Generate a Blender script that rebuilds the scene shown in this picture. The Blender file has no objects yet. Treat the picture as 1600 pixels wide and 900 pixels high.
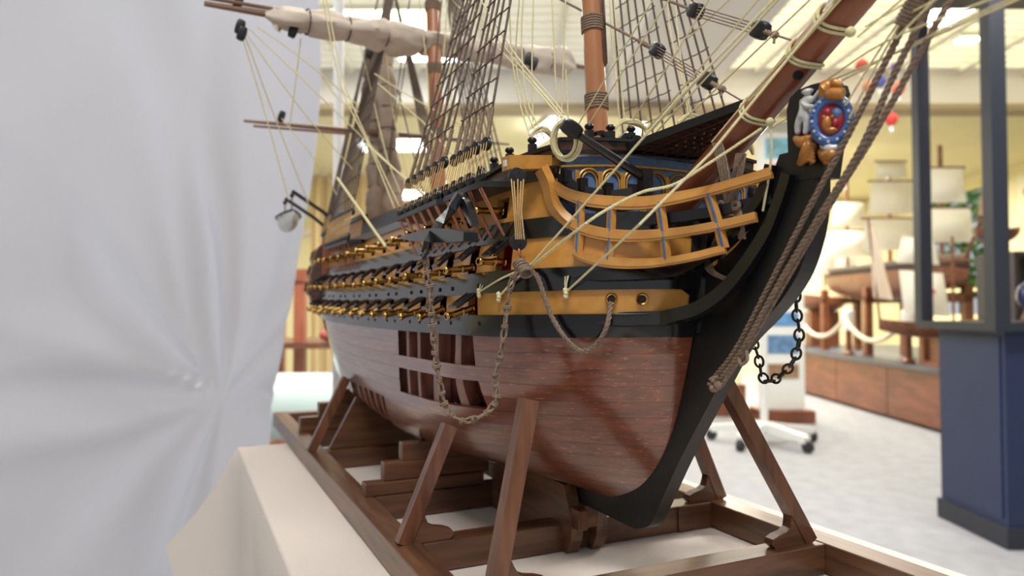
import bpy, math, random
import numpy as np
from mathutils import Vector, Matrix

random.seed(7)
rnd = random.uniform
V = Vector
COL = bpy.context.scene.collection
SC = bpy.context.scene

# ------------------------------------------------------------------ camera
F, TH, PI_ = 1100.0, math.radians(25.2), math.radians(1.67)
CAM = V((0.5, -0.343, 1.1))
F0 = V((-math.cos(TH), math.sin(TH), 0))                 # horizontal viewing direction
RT = V((math.sin(TH), math.cos(TH), 0))                  # to the right of it
FW = F0 * math.cos(PI_) + V((0, 0, math.sin(PI_)))
UP = RT.cross(FW)
cam_d = bpy.data.cameras.new('camera')
cam = bpy.data.objects.new('camera', cam_d)
COL.objects.link(cam)
cam.matrix_world = Matrix((RT, UP, -FW)).transposed().to_4x4()
cam.location = CAM
cam_d.sensor_width = 36.0
cam_d.lens = F / 1600 * 36
cam_d.clip_start = 0.01
cam_d.clip_end = 100
cam_d.dof.use_dof = True
cam_d.dof.focus_distance = 0.53
cam_d.dof.aperture_fstop = 6.3
SC.camera = cam

# ------------------------------------------------------------------ world, lights, exposure
w = bpy.data.worlds.new('World'); SC.world = w
w.use_nodes = True
bg = w.node_tree.nodes['Background']
bg.inputs[0].default_value = (0.92, 0.96, 1.0, 1)
bg.inputs[1].default_value = 0.42
SC.view_settings.view_transform = 'Standard'
SC.view_settings.look = 'None'
SC.view_settings.exposure = 0.50
SC.view_settings.gamma = 1.0
SC.view_settings.use_curve_mapping = False

def rp(x, d, z=0.0):
    """room frame: x to the right, d away from the photographer, z above the floor"""
    return V((CAM.x, CAM.y, 0)) + RT * x + F0 * d + V((0, 0, z))
ROOM = Matrix((RT, F0, V((0, 0, 1)))).transposed().to_4x4()
ROOM.translation = V((CAM.x, CAM.y, 0))

def area(name, x, d, z, sx, sy, power, col=(1, 1, 1), rot=(0, 0, 0)):
    l = bpy.data.lights.new(name, 'AREA'); l.shape = 'RECTANGLE'
    l.size = sx; l.size_y = sy; l.energy = power; l.color = col
    o = bpy.data.objects.new(name, l); COL.objects.link(o)
    o.matrix_world = ROOM @ Matrix.Translation((x, d, z)) @ Matrix.Rotation(rot[2], 4, 'Z') @ Matrix.Rotation(rot[0], 4, 'X')
    return o
# ceiling strip luminaires of the hall; last pair added to brighten the far wall
for i, (x, d) in enumerate([(-1.6, 2.2), (0.0, 2.2), (2.3, 2.2), (-1.6, 5.0), (2.6, 5.0), (0.0, -0.8), (0, 9.5), (3.0, 8.5), (-4.6, 9.0), (4.9, 10.3), (1.6, 10.6)]):
    area('ceiling_and_fill_light', x, d, 3.20 if d < 6 else 2.86, 1.3, 0.35, 46 if d < 6 else (72 if x < 2 else 115), (1.0, 0.97, 0.92) if d < 6 else (1.0, 0.96, 0.84))

# ------------------------------------------------------------------ ray helpers: a picture point onto a real plane of the place
def ray(px, py):
    return FW + RT * ((px - 800) / F) - UP * ((py - 450) / F)
def ay(px, py, y):
    r = ray(px, py); return CAM + r * ((y - CAM.y) / r.y)
def ax(px, py, x):
    r = ray(px, py); return CAM + r * ((x - CAM.x) / r.x)
def az(px, py, z):
    r = ray(px, py); return CAM + r * ((z - CAM.z) / r.z)
def ad(px, py, d):
    r = ray(px, py); return CAM + r * d
def acurve(px, py, fn, lo=0.15, hi=1.8):
    """first point of the view ray where fn(point) turns positive"""
    r = ray(px, py); n = 400; t0 = lo; a = fn(CAM + r * lo)
    for i in range(1, n + 1):
        t = lo + (hi - lo) * i / n
        b = fn(CAM + r * t)
        if a <= 0 < b:
            for _ in range(30):
                m = (t0 + t) / 2
                if fn(CAM + r * m) > 0: t = m
                else: t0 = m
            return CAM + r * t
        t0, a = t, b
    return None

# ------------------------------------------------------------------ mesh builder
def frames(pts, up0=None):
    n = len(pts); T = []
    for i in range(n):
        a = pts[max(i - 1, 0)]; b = pts[min(i + 1, n - 1)]
        t = (b - a)
        T.append(t.normalized() if t.length > 1e-9 else V((0, 0, 1)))
    u = up0 if up0 is not None else (V((0, 0, 1)) if abs(T[0].z) < 0.9 else V((1, 0, 0)))
    N = []
    for t in T:
        u = u - t * u.dot(t)
        if u.length < 1e-6: u = t.orthogonal()
        u = u.normalized(); N.append((u, t.cross(u)))
    return T, N

class MB:
    def __init__(s): s.v = []; s.f = []
    def add(s, vs, fs):
        k = len(s.v); s.v += [tuple(p) for p in vs]; s.f += [tuple(i + k for i in f) for f in fs]; return s
    def hexa(s, p):                      # 8 corners: bottom 4, top 4
        return s.add(p, [(0, 3, 2, 1), (4, 5, 6, 7), (0, 1, 5, 4), (1, 2, 6, 5), (2, 3, 7, 6), (3, 0, 4, 7)])
    def box(s, c, size, M=None):
        c = V(c); h = [q / 2 for q in size]
        p = [V((sx * h[0], sy * h[1], sz * h[2])) for sz in (-1, 1) for sx, sy in ((-1, -1), (1, -1), (1, 1), (-1, 1))]
        if M is not None: p = [M @ q for q in p]
        return s.hexa([c + q for q in p])
    def bbox(s, lo, hi, bev=0.0):
        lo, hi = V(lo), V(hi); c = (lo + hi) / 2; z = hi - lo
        if bev <= 0: return s.box(c, z)
        # chamfered box
        vs = []
        for k in range(3):
            a, b = [(1, 2), (0, 2), (0, 1)][k]
            for sg in (-1, 1):
                for sa, sb in ((-1, -1), (1, -1), (1, 1), (-1, 1)):
                    p = [0, 0, 0]; p[k] = sg * z[k] / 2; p[a] = sa * (z[a] / 2 - bev); p[b] = sb * (z[b] / 2 - bev)
                    vs.append(c + V(p))
        return s.hull(vs)
    def hull(s, pts):
        import bmesh
        bm = bmesh.new()
        for p in pts: bm.verts.new(p)
        bmesh.ops.convex_hull(bm, input=bm.verts)
        bm.verts.ensure_lookup_table(); bm.verts.index_update()
        used = [v for v in bm.verts if v.link_faces]
        idx = {v: i for i, v in enumerate(used)}
        s.add([v.co.copy() for v in used], [tuple(idx[v] for v in f.verts) for f in bm.faces]); bm.free(); return s
    def tube(s, pts, r, n=8, closed=False, cap=True, up=None, sq=1.0):
        pts = [V(p) for p in pts]
        m = len(pts)
        rr = r if isinstance(r, (list, tuple)) else [r] * m
        if closed:
            T, N = [], []
            for i in range(m):
                t = (pts[(i + 1) % m] - pts[i - 1]).normalized(); T.append(t)
            u = up if up is not None else T[0].orthogonal()
            for t in T:
                u = (u - t * u.dot(t)).normalized(); N.append((u, t.cross(u)))
        else: T, N = frames(pts, up)
        vs = []
        for p, (a, b), q in zip(pts, N, rr):
            for k in range(n):
                an = 2 * math.pi * k / n
                vs.append(p + a * (q * math.cos(an)) + b * (q * sq * math.sin(an)))
        fs = []
        for i in range(m if closed else m - 1):
            j = (i + 1) % m
            for k in range(n):
                l = (k + 1) % n
                fs.append((i * n + k, i * n + l, j * n + l, j * n + k))
        if cap and not closed:
            fs.append(tuple(range(n - 1, -1, -1))); fs.append(tuple((m - 1) * n + k for k in range(n)))
        return s.add(vs, fs)
    def rope(s, pts, R, pitch=None, n=6, strands=3, seg=None):
        """three real strands laid round each other"""
        pts = resample(pts, seg or max(R * 0.8, 0.0006)); pitch = pitch or R * 6
        T, N = frames(pts)
        d = 0; acc = [0]
        for a, b in zip(pts, pts[1:]): d += (b - a).length; acc.append(d)
        for k in range(strands):
            q = []
            for p, (a, b), L in zip(pts, N, acc):
                an = 2 * math.pi * (L / pitch + k / strands)
                q.append(p + a * (R * 0.5 * math.cos(an)) + b * (R * 0.5 * math.sin(an)))
            s.tube(q, R * 0.56, n)
        return s
    def bar(s, pts, w, h, up=None, nrm=None):
        """rectangular section along a path: w across, h along up"""
        pts = [V(p) for p in pts]; m = len(pts)
        T, N = frames(pts, up); vs = []
        ws = w if isinstance(w, (list, tuple)) else [w] * m
        hs = h if isinstance(h, (list, tuple)) else [h] * m
        for i, (p, (a, b)) in enumerate(zip(pts, N)):
            if up is not None:
                t = T[i]; a = (up - t * up.dot(t)).normalized(); b = t.cross(a)
            for sa, sb in ((-1, -1), (-1, 1), (1, 1), (1, -1)):
                vs.append(p + a * (sa * hs[i] / 2) + b * (sb * ws[i] / 2))
        fs = [(3, 2, 1, 0), tuple((m - 1) * 4 + k for k in range(4))]
        for i in range(m - 1):
            for k in range(4):
                l = (k + 1) % 4
                fs.append((i * 4 + k, i * 4 + l, i * 4 + 4 + l, i * 4 + 4 + k))
        return s.add(vs, fs)
    def lathe(s, prof, n=16, M=None):
        """prof: (radius, height) along local z"""
        M = M or Matrix.Identity(4); vs = []; fs = []
        for r, h in prof:
            for k in range(n):
                a = 2 * math.pi * k / n
                vs.append(M @ V((r * math.cos(a), r * math.sin(a), h)))
        for i in range(len(prof) - 1):
            for k in range(n):
                l = (k + 1) % n
                fs.append((i * n + k, i * n + l, i * n + n + l, i * n + n + k))
        fs.append(tuple(range(n - 1, -1, -1))); fs.append(tuple((len(prof) - 1) * n + k for k in range(n)))
        return s.add(vs, fs)
    def prism(s, poly, thick):
        """poly: 3D points of a flat outline; thick: 3D vector of the extrusion"""
        poly = [V(p) for p in poly]; n = len(poly); t = V(thick)
        vs = poly + [p + t for p in poly]
        fs = [tuple(range(n - 1, -1, -1)), tuple(range(n, 2 * n))]
        for i in range(n):
            j = (i + 1) % n; fs.append((i, j, n + j, n + i))
        return s.add(vs, fs)
    def grid(s, rows, closed_u=False):
        m, n = len(rows), len(rows[0]); vs = [p for r in rows for p in r]; fs = []
        for i in range(m - 1):
            for k in range(n if closed_u else n - 1):
                l = (k + 1) % n
                fs.append((i * n + k, i * n + l, i * n + n + l, i * n + n + k))
        return s.add(vs, fs)
    def ball(s, c, r, n=12, m=8, M=None, sc=(1, 1, 1)):
        c = V(c); prof = []; vs = []; fs = []
        for i in range(m + 1):
            th = math.pi * i / m
            for k in range(n):
                a = 2 * math.pi * k / n
                p = V((math.sin(th) * math.cos(a) * sc[0], math.sin(th) * math.sin(a) * sc[1], -math.cos(th) * sc[2])) * r
                vs.append(c + (M @ p if M is not None else p))
        for i in range(m):
            for k in range(n):
                l = (k + 1) % n
                fs.append((i * n + k, i * n + l, i * n + n + l, i * n + n + k))
        return s.add(vs, fs)
    def mesh(s, name, off=V((0, 0, 0)), smooth=None):
        me = bpy.data.meshes.new(name)
        me.from_pydata([(p[0] - off.x, p[1] - off.y, p[2] - off.z) for p in s.v], [], s.f)
        me.validate()
        return me
    def build(s, name, mat, parent=None, smooth=True, label=None, sharp=40):
        off = V((0, 0, 0))
        if parent is not None:
            r = parent
            while r.parent: r = r.parent
            off = r.location
        me = s.mesh(name, off)
        import bmesh
        bm = bmesh.new(); bm.from_mesh(me)
        bmesh.ops.recalc_face_normals(bm, faces=bm.faces)
        for f in bm.faces: f.smooth = smooth
        if smooth:
            ca = math.radians(sharp)
            for e in bm.edges:
                if len(e.link_faces) != 2 or e.calc_face_angle(0) > ca: e.smooth = False
        bm.to_mesh(me); bm.free()
        o = bpy.data.objects.new(name, me); COL.objects.link(o)
        if mat is not None: me.materials.append(mat)
        if parent is not None: o.parent = parent
        if label: o['label'] = label
        return o

def resample(pts, step):
    pts = [V(p) for p in pts]; out = [pts[0]]
    for a, b in zip(pts, pts[1:]):
        n = max(1, int(round((b - a).length / step)))
        for i in range(1, n + 1): out.append(a.lerp(b, i / n))
    return out
def spline(pts, n=8):
    """Catmull-Rom through the points"""
    pts = [V(p) for p in pts]; out = []
    for i in range(len(pts) - 1):
        p0 = pts[i - 1] if i else pts[0] * 2 - pts[1]
        p1, p2 = pts[i], pts[i + 1]
        p3 = pts[i + 2] if i + 2 < len(pts) else p2 * 2 - p1
        for k in range(n):
            t = k / n
            out.append(0.5 * ((2 * p1) + (p2 - p0) * t + (2 * p0 - 5 * p1 + 4 * p2 - p3) * t * t + (3 * p1 - p0 - 3 * p2 + p3) * t ** 3))
    out.append(pts[-1]); return out
def sag(a, b, s, n=10):
    a, b = V(a), V(b)
    return [a.lerp(b, i / n) - V((0, 0, s * 4 * (i / n) * (1 - i / n))) for i in range(n + 1)]
def smooth(t): t = min(max(t, 0), 1); return t * t * (3 - 2 * t)
def cub(tab):
    xs = np.array([a for a, _ in tab], float); ys = np.array([b for _, b in tab], float)
    h = np.diff(xs); dl = np.diff(ys) / h
    m = np.zeros(len(xs)); m[0] = dl[0]; m[-1] = dl[-1]
    for i in range(1, len(xs) - 1):
        m[i] = 0 if dl[i - 1] * dl[i] <= 0 else 2 * dl[i - 1] * dl[i] / (dl[i - 1] + dl[i])
    def f(x):
        x = min(max(x, xs[0]), xs[-1]); i = min(max(int(np.searchsorted(xs, x)) - 1, 0), len(xs) - 2)
        t = (x - xs[i]) / h[i]
        return float((2 * t ** 3 - 3 * t * t + 1) * ys[i] + (t ** 3 - 2 * t * t + t) * h[i] * m[i] + (-2 * t ** 3 + 3 * t * t) * ys[i + 1] + (t ** 3 - t * t) * h[i] * m[i + 1])
    return f
def align(p, zdir, xdir=None):
    """matrix at p whose z axis is zdir"""
    z = V(zdir).normalized(); x = V(xdir) if xdir is not None else z.orthogonal()
    x = (x - z * x.dot(z)).normalized(); y = z.cross(x)
    M = Matrix((x, y, z)).transposed().to_4x4(); M.translation = V(p); return M

def thing(name, loc, label, cat, group=None):
    o = bpy.data.objects.new(name, None); COL.objects.link(o); o.location = loc
    o.empty_display_size = 0.02
    return tag(o, label, cat, group)
def tag(o, label=None, cat=None, group=None, kind=None):
    if label: o['label'] = label
    if cat: o['category'] = cat
    if group: o['group'] = group
    if kind: o['kind'] = kind
    return o
def inst(me, name, M, parent, mat=None, label=None):
    """another object of a mesh that is already there, placed by a world matrix"""
    o = bpy.data.objects.new(name, me); COL.objects.link(o)
    r = parent
    while r.parent: r = r.parent
    o.parent = parent
    o.matrix_local = Matrix.Translation(-r.location) @ M
    if label: o['label'] = label
    return o
def proto(mb, name, mat, sm=True):
    o = mb.build(name, mat, None, sm); me = o.data
    bpy.data.objects.remove(o); return me

# ------------------------------------------------------------------ materials
def nt(name):
    m = bpy.data.materials.new(name); m.use_nodes = True
    t = m.node_tree; b = t.nodes['Principled BSDF']; return m, t, b
def rgb(c): return (c[0], c[1], c[2], 1)
def S(h):
    """sRGB 0..255 -> linear"""
    return tuple(((c / 255) / 12.92 if c / 255 <= 0.04045 else ((c / 255 + 0.055) / 1.055) ** 2.4) for c in h)
def plain(name, c, rough=0.5, metal=0.0, var=0.0, vs=60, coat=0.0, bump=0.0, bs=300, spec=0.5, emit=None, alpha=None, trans=0.0):
    m, t, b = nt(name); N = t.nodes; L = t.links
    b.inputs['Base Color'].default_value = rgb(c); b.inputs['Roughness'].default_value = rough
    b.inputs['Metallic'].default_value = metal; b.inputs['Coat Weight'].default_value = coat
    b.inputs['Coat Roughness'].default_value = 0.08
    b.inputs['Specular IOR Level'].default_value = spec
    b.inputs['Transmission Weight'].default_value = trans
    tc = N.new('ShaderNodeTexCoord')
    if var > 0:
        n = N.new('ShaderNodeTexNoise'); n.inputs['Scale'].default_value = vs; n.inputs['Detail'].default_value = 4
        L.new(tc.outputs['Object'], n.inputs['Vector'])
        r = N.new('ShaderNodeValToRGB'); r.color_ramp.elements[0].position = 0.3; r.color_ramp.elements[1].position = 0.7
        r.color_ramp.elements[0].color = rgb([q * (1 - var) for q in c]); r.color_ramp.elements[1].color = rgb([min(1, q * (1 + var)) for q in c])
        L.new(n.outputs['Fac'], r.inputs['Fac']); L.new(r.outputs['Color'], b.inputs['Base Color'])
    if bump > 0:
        n2 = N.new('ShaderNodeTexNoise'); n2.inputs['Scale'].default_value = bs; n2.inputs['Detail'].default_value = 3
        L.new(tc.outputs['Object'], n2.inputs['Vector'])
        bp = N.new('ShaderNodeBump'); bp.inputs['Strength'].default_value = bump; bp.inputs['Distance'].default_value = 0.001
        L.new(n2.outputs['Fac'], bp.inputs['Height']); L.new(bp.outputs['Normal'], b.inputs['Normal'])
    if emit:
        b.inputs['Emission Color'].default_value = rgb(emit[0]); b.inputs['Emission Strength'].default_value = emit[1]
    return m
def wood(name, c1, c2, scale, rough=0.4, coat=0.0, bump=0.15, pos=(0.35, 0.68), c3=None, fleck=0.0):
    """grain stretched along the axis with the small scale"""
    m, t, b = nt(name); N = t.nodes; L = t.links
    b.inputs['Roughness'].default_value = rough; b.inputs['Coat Weight'].default_value = coat; b.inputs['Coat Roughness'].default_value = 0.16 if coat > .9 else 0.1
    b.inputs['Coat IOR'].default_value = 1.58 if coat > .9 else 1.46
    tc = N.new('ShaderNodeTexCoord'); mp = N.new('ShaderNodeMapping'); mp.inputs['Scale'].default_value = scale
    L.new(tc.outputs['Object'], mp.inputs['Vector'])
    n = N.new('ShaderNodeTexNoise'); n.inputs['Scale'].default_value = 1.0; n.inputs['Detail'].default_value = 5; n.inputs['Distortion'].default_value = 0.6
    L.new(mp.outputs['Vector'], n.inputs['Vector'])
    oi = N.new('ShaderNodeObjectInfo')
    r = N.new('ShaderNodeValToRGB'); r.color_ramp.elements[0].position = pos[0]; r.color_ramp.elements[1].position = pos[1]
    r.color_ramp.elements[0].color = rgb(c1); r.color_ramp.elements[1].color = rgb(c2)
    if c3:
        e = r.color_ramp.elements.new(0.80); e.color = rgb(c3)
    L.new(n.outputs['Fac'], r.inputs['Fac'])
    # every piece its own shade
    hv = N.new('ShaderNodeHueSaturation'); mr = N.new('ShaderNodeMapRange')
    mr.inputs['To Min'].default_value = 1 - 0.09; mr.inputs['To Max'].default_value = 1.09
    L.new(oi.outputs['Random'], mr.inputs['Value']); L.new(mr.outputs['Result'], hv.inputs['Value'])
    L.new(r.outputs['Color'], hv.inputs['Color'])
    last = hv.outputs['Color']
    if fleck > 0:
        mp2 = N.new('ShaderNodeMapping'); mp2.inputs['Scale'].default_value = [scale[0] * .9, scale[1] * 3, scale[2] * 3]
        L.new(tc.outputs['Object'], mp2.inputs['Vector'])
        n2 = N.new('ShaderNodeTexNoise'); n2.inputs['Scale'].default_value = 1.0; n2.inputs['Detail'].default_value = 2
        L.new(mp2.outputs['Vector'], n2.inputs['Vector'])
        r2 = N.new('ShaderNodeValToRGB'); r2.color_ramp.elements[0].position = 0.63; r2.color_ramp.elements[1].position = 0.70
        r2.color_ramp.elements[0].color = (0, 0, 0, 1); r2.color_ramp.elements[1].color = (fleck, fleck, fleck, 1)
        L.new(n2.outputs['Fac'], r2.inputs['Fac'])
        mx = N.new('ShaderNodeMix'); mx.data_type = 'RGBA'
        L.new(r2.outputs['Color'], mx.inputs['Factor']); L.new(last, mx.inputs[6]); mx.inputs[7].default_value = rgb(S((205, 140, 70)))
        last = mx.outputs[2]
    L.new(last, b.inputs['Base Color'])
    if bump > 0:
        bp = N.new('ShaderNodeBump'); bp.inputs['Strength'].default_value = bump; bp.inputs['Distance'].default_value = 0.0008
        L.new(n.outputs['Fac'], bp.inputs['Height']); L.new(bp.outputs['Normal'], b.inputs['Normal'])
    return m

M = {}
M['hull'] = wood('varnished_mahogany', S((102, 52, 34)), S((138, 74, 50)), (14, 60, 240), 0.30, 1.0, 0.02, fleck=0.50)
M['ochre'] = wood('ochre_paint', S((186, 128, 54)), S((202, 146, 68)), (10, 90, 90), 0.34, 0.2, 0.10)
M['black'] = plain('gloss_black_paint', S((15, 15, 17)), 0.20, var=0.25, vs=90, coat=0.25, bump=0.12, bs=160)
M['satin'] = plain('satin_black_paint', S((20, 20, 22)), 0.38, var=0.2, vs=90, bump=0.15, bs=300)
M['blue'] = plain('blue_paint', S((84, 114, 156)), 0.45, var=0.22, vs=160, bump=0.3, bs=500)
M['gold'] = plain('gold_paint', S((200, 148, 62)), 0.35, 0.35, var=0.2, vs=200)
M['gilt'] = plain('dull_gilt', S((176, 118, 54)), 0.33, 0.2, var=0.25, vs=250, bump=0.3, bs=400)
M['brass'] = plain('brass', S((196, 158, 84)), 0.25, 1.0, var=0.15, vs=300)
M['copper'] = plain('copper_strap', S((186, 118, 88)), 0.35, 0.85, var=0.2, vs=300)
M['red'] = plain('port_red', S((150, 30, 40)), 0.45)
M['darkred'] = plain('inner_red_stain', S((88, 34, 30)), 0.5, var=0.35, vs=60)
M['rib'] = wood('rib_wood', S((110, 66, 52)), S((150, 100, 82)), (60, 60, 8), 0.4, 0.2)
M['hold'] = plain('dark_hold', S((20, 14, 12)), 0.8)
M['mast'] = wood('mast_wood', S((156, 100, 62)), S((182, 126, 86)), (60, 60, 4), 0.33, 0.3, 0.05)
M['bowsprit'] = wood('bowsprit_wood', S((112, 58, 34)), S((150, 86, 54)), (9, 60, 30), 0.33, 0.3, 0.05)
M['spar'] = wood('weathered_spar_wood', S((112, 82, 62)), S((140, 106, 82)), (20, 4, 60), 0.45, 0.1, 0.05)
M['walnut'] = wood('dark_walnut_rail', S((62, 36, 28)), S((92, 56, 42)), (30, 60, 60), 0.4, 0.2)
M['deck'] = wood('deck_planks', S((150, 110, 70)), S((180, 140, 95)), (6, 200, 20), 0.5)
M['cradle_x'] = wood('cradle_walnut_lengthwise', S((76, 49, 33)), S((118, 82, 57)), (8, 90, 90), 0.34, 0.2)
M['cradle_y'] = wood('cradle_walnut_crosswise', S((70, 44, 30)), S((110, 73, 49)), (90, 8, 90), 0.34, 0.2)
M['cradle_z'] = wood('cradle_walnut_upright', S((80, 47, 32)), S((118, 75, 51)), (90, 90, 10), 0.32, 0.25)
M['rope'] = plain('brown_rope', S((128, 108, 92)), 0.85, var=0.3, vs=500)
M['rope_d'] = plain('dark_rope', S((98, 84, 76)), 0.85, var=0.3, vs=500)
M['cord'] = plain('cream_cord', S((216, 206, 160)), 0.8, var=0.12, vs=600)
M['tan'] = plain('tan_lanyard', S((198, 162, 112)), 0.8, var=0.15, vs=500)
M['canvas'] = plain('furled_canvas', S((205, 192, 178)), 0.85, var=0.1, vs=40, bump=0.5, bs=120)
M['oldcanvas'] = plain('weathered_canvas', S((158, 140, 124)), 0.85, var=0.15, vs=40, bump=0.5, bs=120)
M['white'] = plain('white_paint', S((222, 222, 220)), 0.35, var=0.05)
M['chain'] = plain('dark_iron', S((62, 58, 54)), 0.45, 0.7, var=0.2, vs=300)
M['silver'] = plain('silver_paint', S((200, 200, 200)), 0.35, 0.15, var=0.15, vs=300, bump=0.3, bs=500)
# ================================================================== the ship model: hull
ship = thing('ship_model', V((-0.35, 0, 0.922)), 'wooden three-masted warship model with ochre and black gun decks on the walnut cradle', 'ship model')

XR = cub([(.934, -.10), (.937, -.06), (.941, -.015), (.966, .036), (1.004, .066), (1.052, .085), (1.084, .095), (1.12, .101), (1.21, .106)])
BM = cub([(.934, .006), (.938, .028), (.944, .064), (.952, .090), (.963, .106), (.98, .116), (1.01, .123), (1.05, .127), (1.09, .128), (1.12, .127), (1.16, .120), (1.21, .111), (1.25, .106)])
LB = cub([(.934, .46), (.96, .36), (1.0, .26), (1.05, .18), (1.09, .150), (1.15, .135), (1.21, .125)])
QB = cub([(.934, 1.0), (1.0, 1.25), (1.05, 1.7), (1.09, 2.0), (1.25, 2.1)])
XS = cub([(.934, -.80), (1.0, -.815), (1.06, -.835), (1.10, -.86), (1.25, -.90)])
SS = cub([(.934, .03), (.95, .06), (.975, .22), (1.0, .50), (1.03, .66), (1.06, .76), (1.09, .82), (1.12, .84), (1.25, .80)])
LS = cub([(.934, .48), (.96, .40), (1.0, .26), (1.06, .26), (1.25, .34)])
def sheer(x): return 0.010 * ((x + 0.28) / 0.6) ** 2 - 0.0045
def hb(x, z):
    u = min(max((XR(z) - x) / LB(z), 0), 1)
    f = (1 - (1 - u) ** 2) ** (1 / QB(z))
    v = min(max((x - XS(z)) / LS(z), 0), 1)
    s = SS(z); g = s + (1 - s) * (1 - (1 - v) ** 2)
    return 0.006 + (BM(z) - 0.006) * f * g
def hpos(x, z, sd=-1, off=0.0):
    """point of the hull skin, off = metres proud of it (z before sheer)"""
    b = hb(x, z); e = 0.003
    tx = (hb(x - e, z) - hb(x + e, z)) / (2 * e); tz = (hb(x, z - e) - hb(x, z + e)) / (2 * e)
    tx = min(tx, 6); n = V((tx, 1, tz)).normalized()
    return V((x + n.x * off, sd * (b + n.y * off), z + sheer(x) + n.z * off))
def hnorm(x, z, sd=-1):
    return (hpos(x, z, sd, 0.01) - hpos(x, z, sd, 0)).normalized()
def on_hull(px, py):
    def fn(p):
        z = p.z - sheer(p.x)
        if not (-0.9 < p.x < XR(z)) or z > 1.24: return -1
        return hb(p.x, z) + p.y          # starboard: inside when y > -b
    return acurve(px, py, fn, 0.3, 1.7)

ZW = 1.081                                # lower edge of the main wale
_zs = [0.938 + (ZW - 0.938) * i / 200 for i in range(201)][::-1]
_g = [0]
for a, b in zip(_zs, _zs[1:]): _g.append(_g[-1] + math.hypot(a - b, BM(a) - BM(b)))
def z_mid(v): return float(np.interp(v * _g[-1], _g, _zs))
_zb = [0.940 + (ZW - 0.940) * i / 200 for i in range(201)][::-1]
_gb = [0]
for a, b in zip(_zb, _zb[1:]): _gb.append(_gb[-1] + math.hypot(a - b, XR(a) - XR(b)))
def z_bow(v): return float(np.interp(v * _gb[-1], _gb, _zb))
def z_st(v): return ZW + (0.955 - ZW) * v
def skin(v, t, sd, off):
    """v 0 at the wale .. 1 at the keel, t 0 stern .. 1 stem"""
    wb = smooth((t - 0.55) / 0.45); ws = smooth((0.40 - t) / 0.40)
    z = z_mid(v) * (1 - wb - ws) + z_bow(v) * wb + z_st(v) * ws
    xs, xr = XS(z), XR(z)
    tt = t if t < 0.72 else 0.72 + 0.28 * math.sin((t - 0.72) / 0.28 * math.pi / 2) ** 1.0
    # keep the bend continuous
    x = xs + (xr - xs) * tt
    return hpos(min(x, xr - 1e-5), z, sd, off)

NS = 15
OPEN = {0: [(.635, .815)], 1: [(.635, .815)], 3: [(.635, .815)], 4: [(.635, .815)]}      # places left unplanked, by strake
OPEN.setdefault(0, []).append((.10, .15)); OPEN[1].append((.10, .15)); OPEN[3].append((.10, .15)); OPEN[4].append((.105, .15))
for k_ in (6, 7, 8, 9, 10, 11, 12): OPEN.setdefault(k_, []).append((.34, .55))
TS = sorted(set([round(i / 70, 4) for i in range(71)] + [.635, .815, .10, .15, .105, .34, .55, .975, .965, .99, .995]))
hull = bpy.data.objects.new('planked_hull', None); COL.objects.link(hull); hull.parent = ship; hull.empty_display_size = .02
for sd in (-1, 1):
    for k in range(NS):
        v0, v1 = k / NS, (k + 1) / NS
        holes = OPEN.get(k, []) if sd < 0 else []
        mb = MB(); run = []
        runs = []
        for i in range(len(TS) - 1):
            mid = (TS[i] + TS[i + 1]) / 2
            if any(a < mid < b for a, b in holes):
                if run: runs.append(run); run = []
            else:
                if not run: run = [TS[i]]
                run.append(TS[i + 1])
        if run: runs.append(run)
        dv = v1 - v0
        prof = [(v0, -.0030), (v0 + dv * .006, 0), (v0 + dv * .5, 0), (v1 - dv * .006, 0), (v1, -.0030)]
        for r in runs:
            mb = MB().grid([[skin(v, t, sd, o) for t in r] for v, o in prof])
            mb.build('hull_plank', M['hull'], hull, sharp=35)

# frames and lining seen through the unplanked places
for t0, t1, va, vb, n in ((.60, .85, -.02, .36, 6), (.08, .18, -.02, .36, 4), (.32, .57, .38, .90, 7)):
    lin = MB().grid([[skin(max(va + (vb - va) * i / 8, 0), t0 + (t1 - t0) * j / 16, -1, -.016) for j in range(17)] for i in range(9)])
    lin.build('inner_lining', M['darkred'], hull)
    for j in range(n):
        t = t0 + (t1 - t0) * (j + .5) / n
        w_ = .010
        rb = MB(); rows = []
        for i in range(13):
            v = max(va + (vb - va) * i / 12, 0)
            a = skin(v, t - w_ / 2, -1, -.003); b = skin(v, t + w_ / 2, -1, -.003)
            c = skin(v, t + w_ / 2, -1, -.0155); d = skin(v, t - w_ / 2, -1, -.0155)
            rows.append([a, b, c, d])
        rb.grid(rows, True).build('frame_rib', M['rib'], hull, smooth=False)

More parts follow.
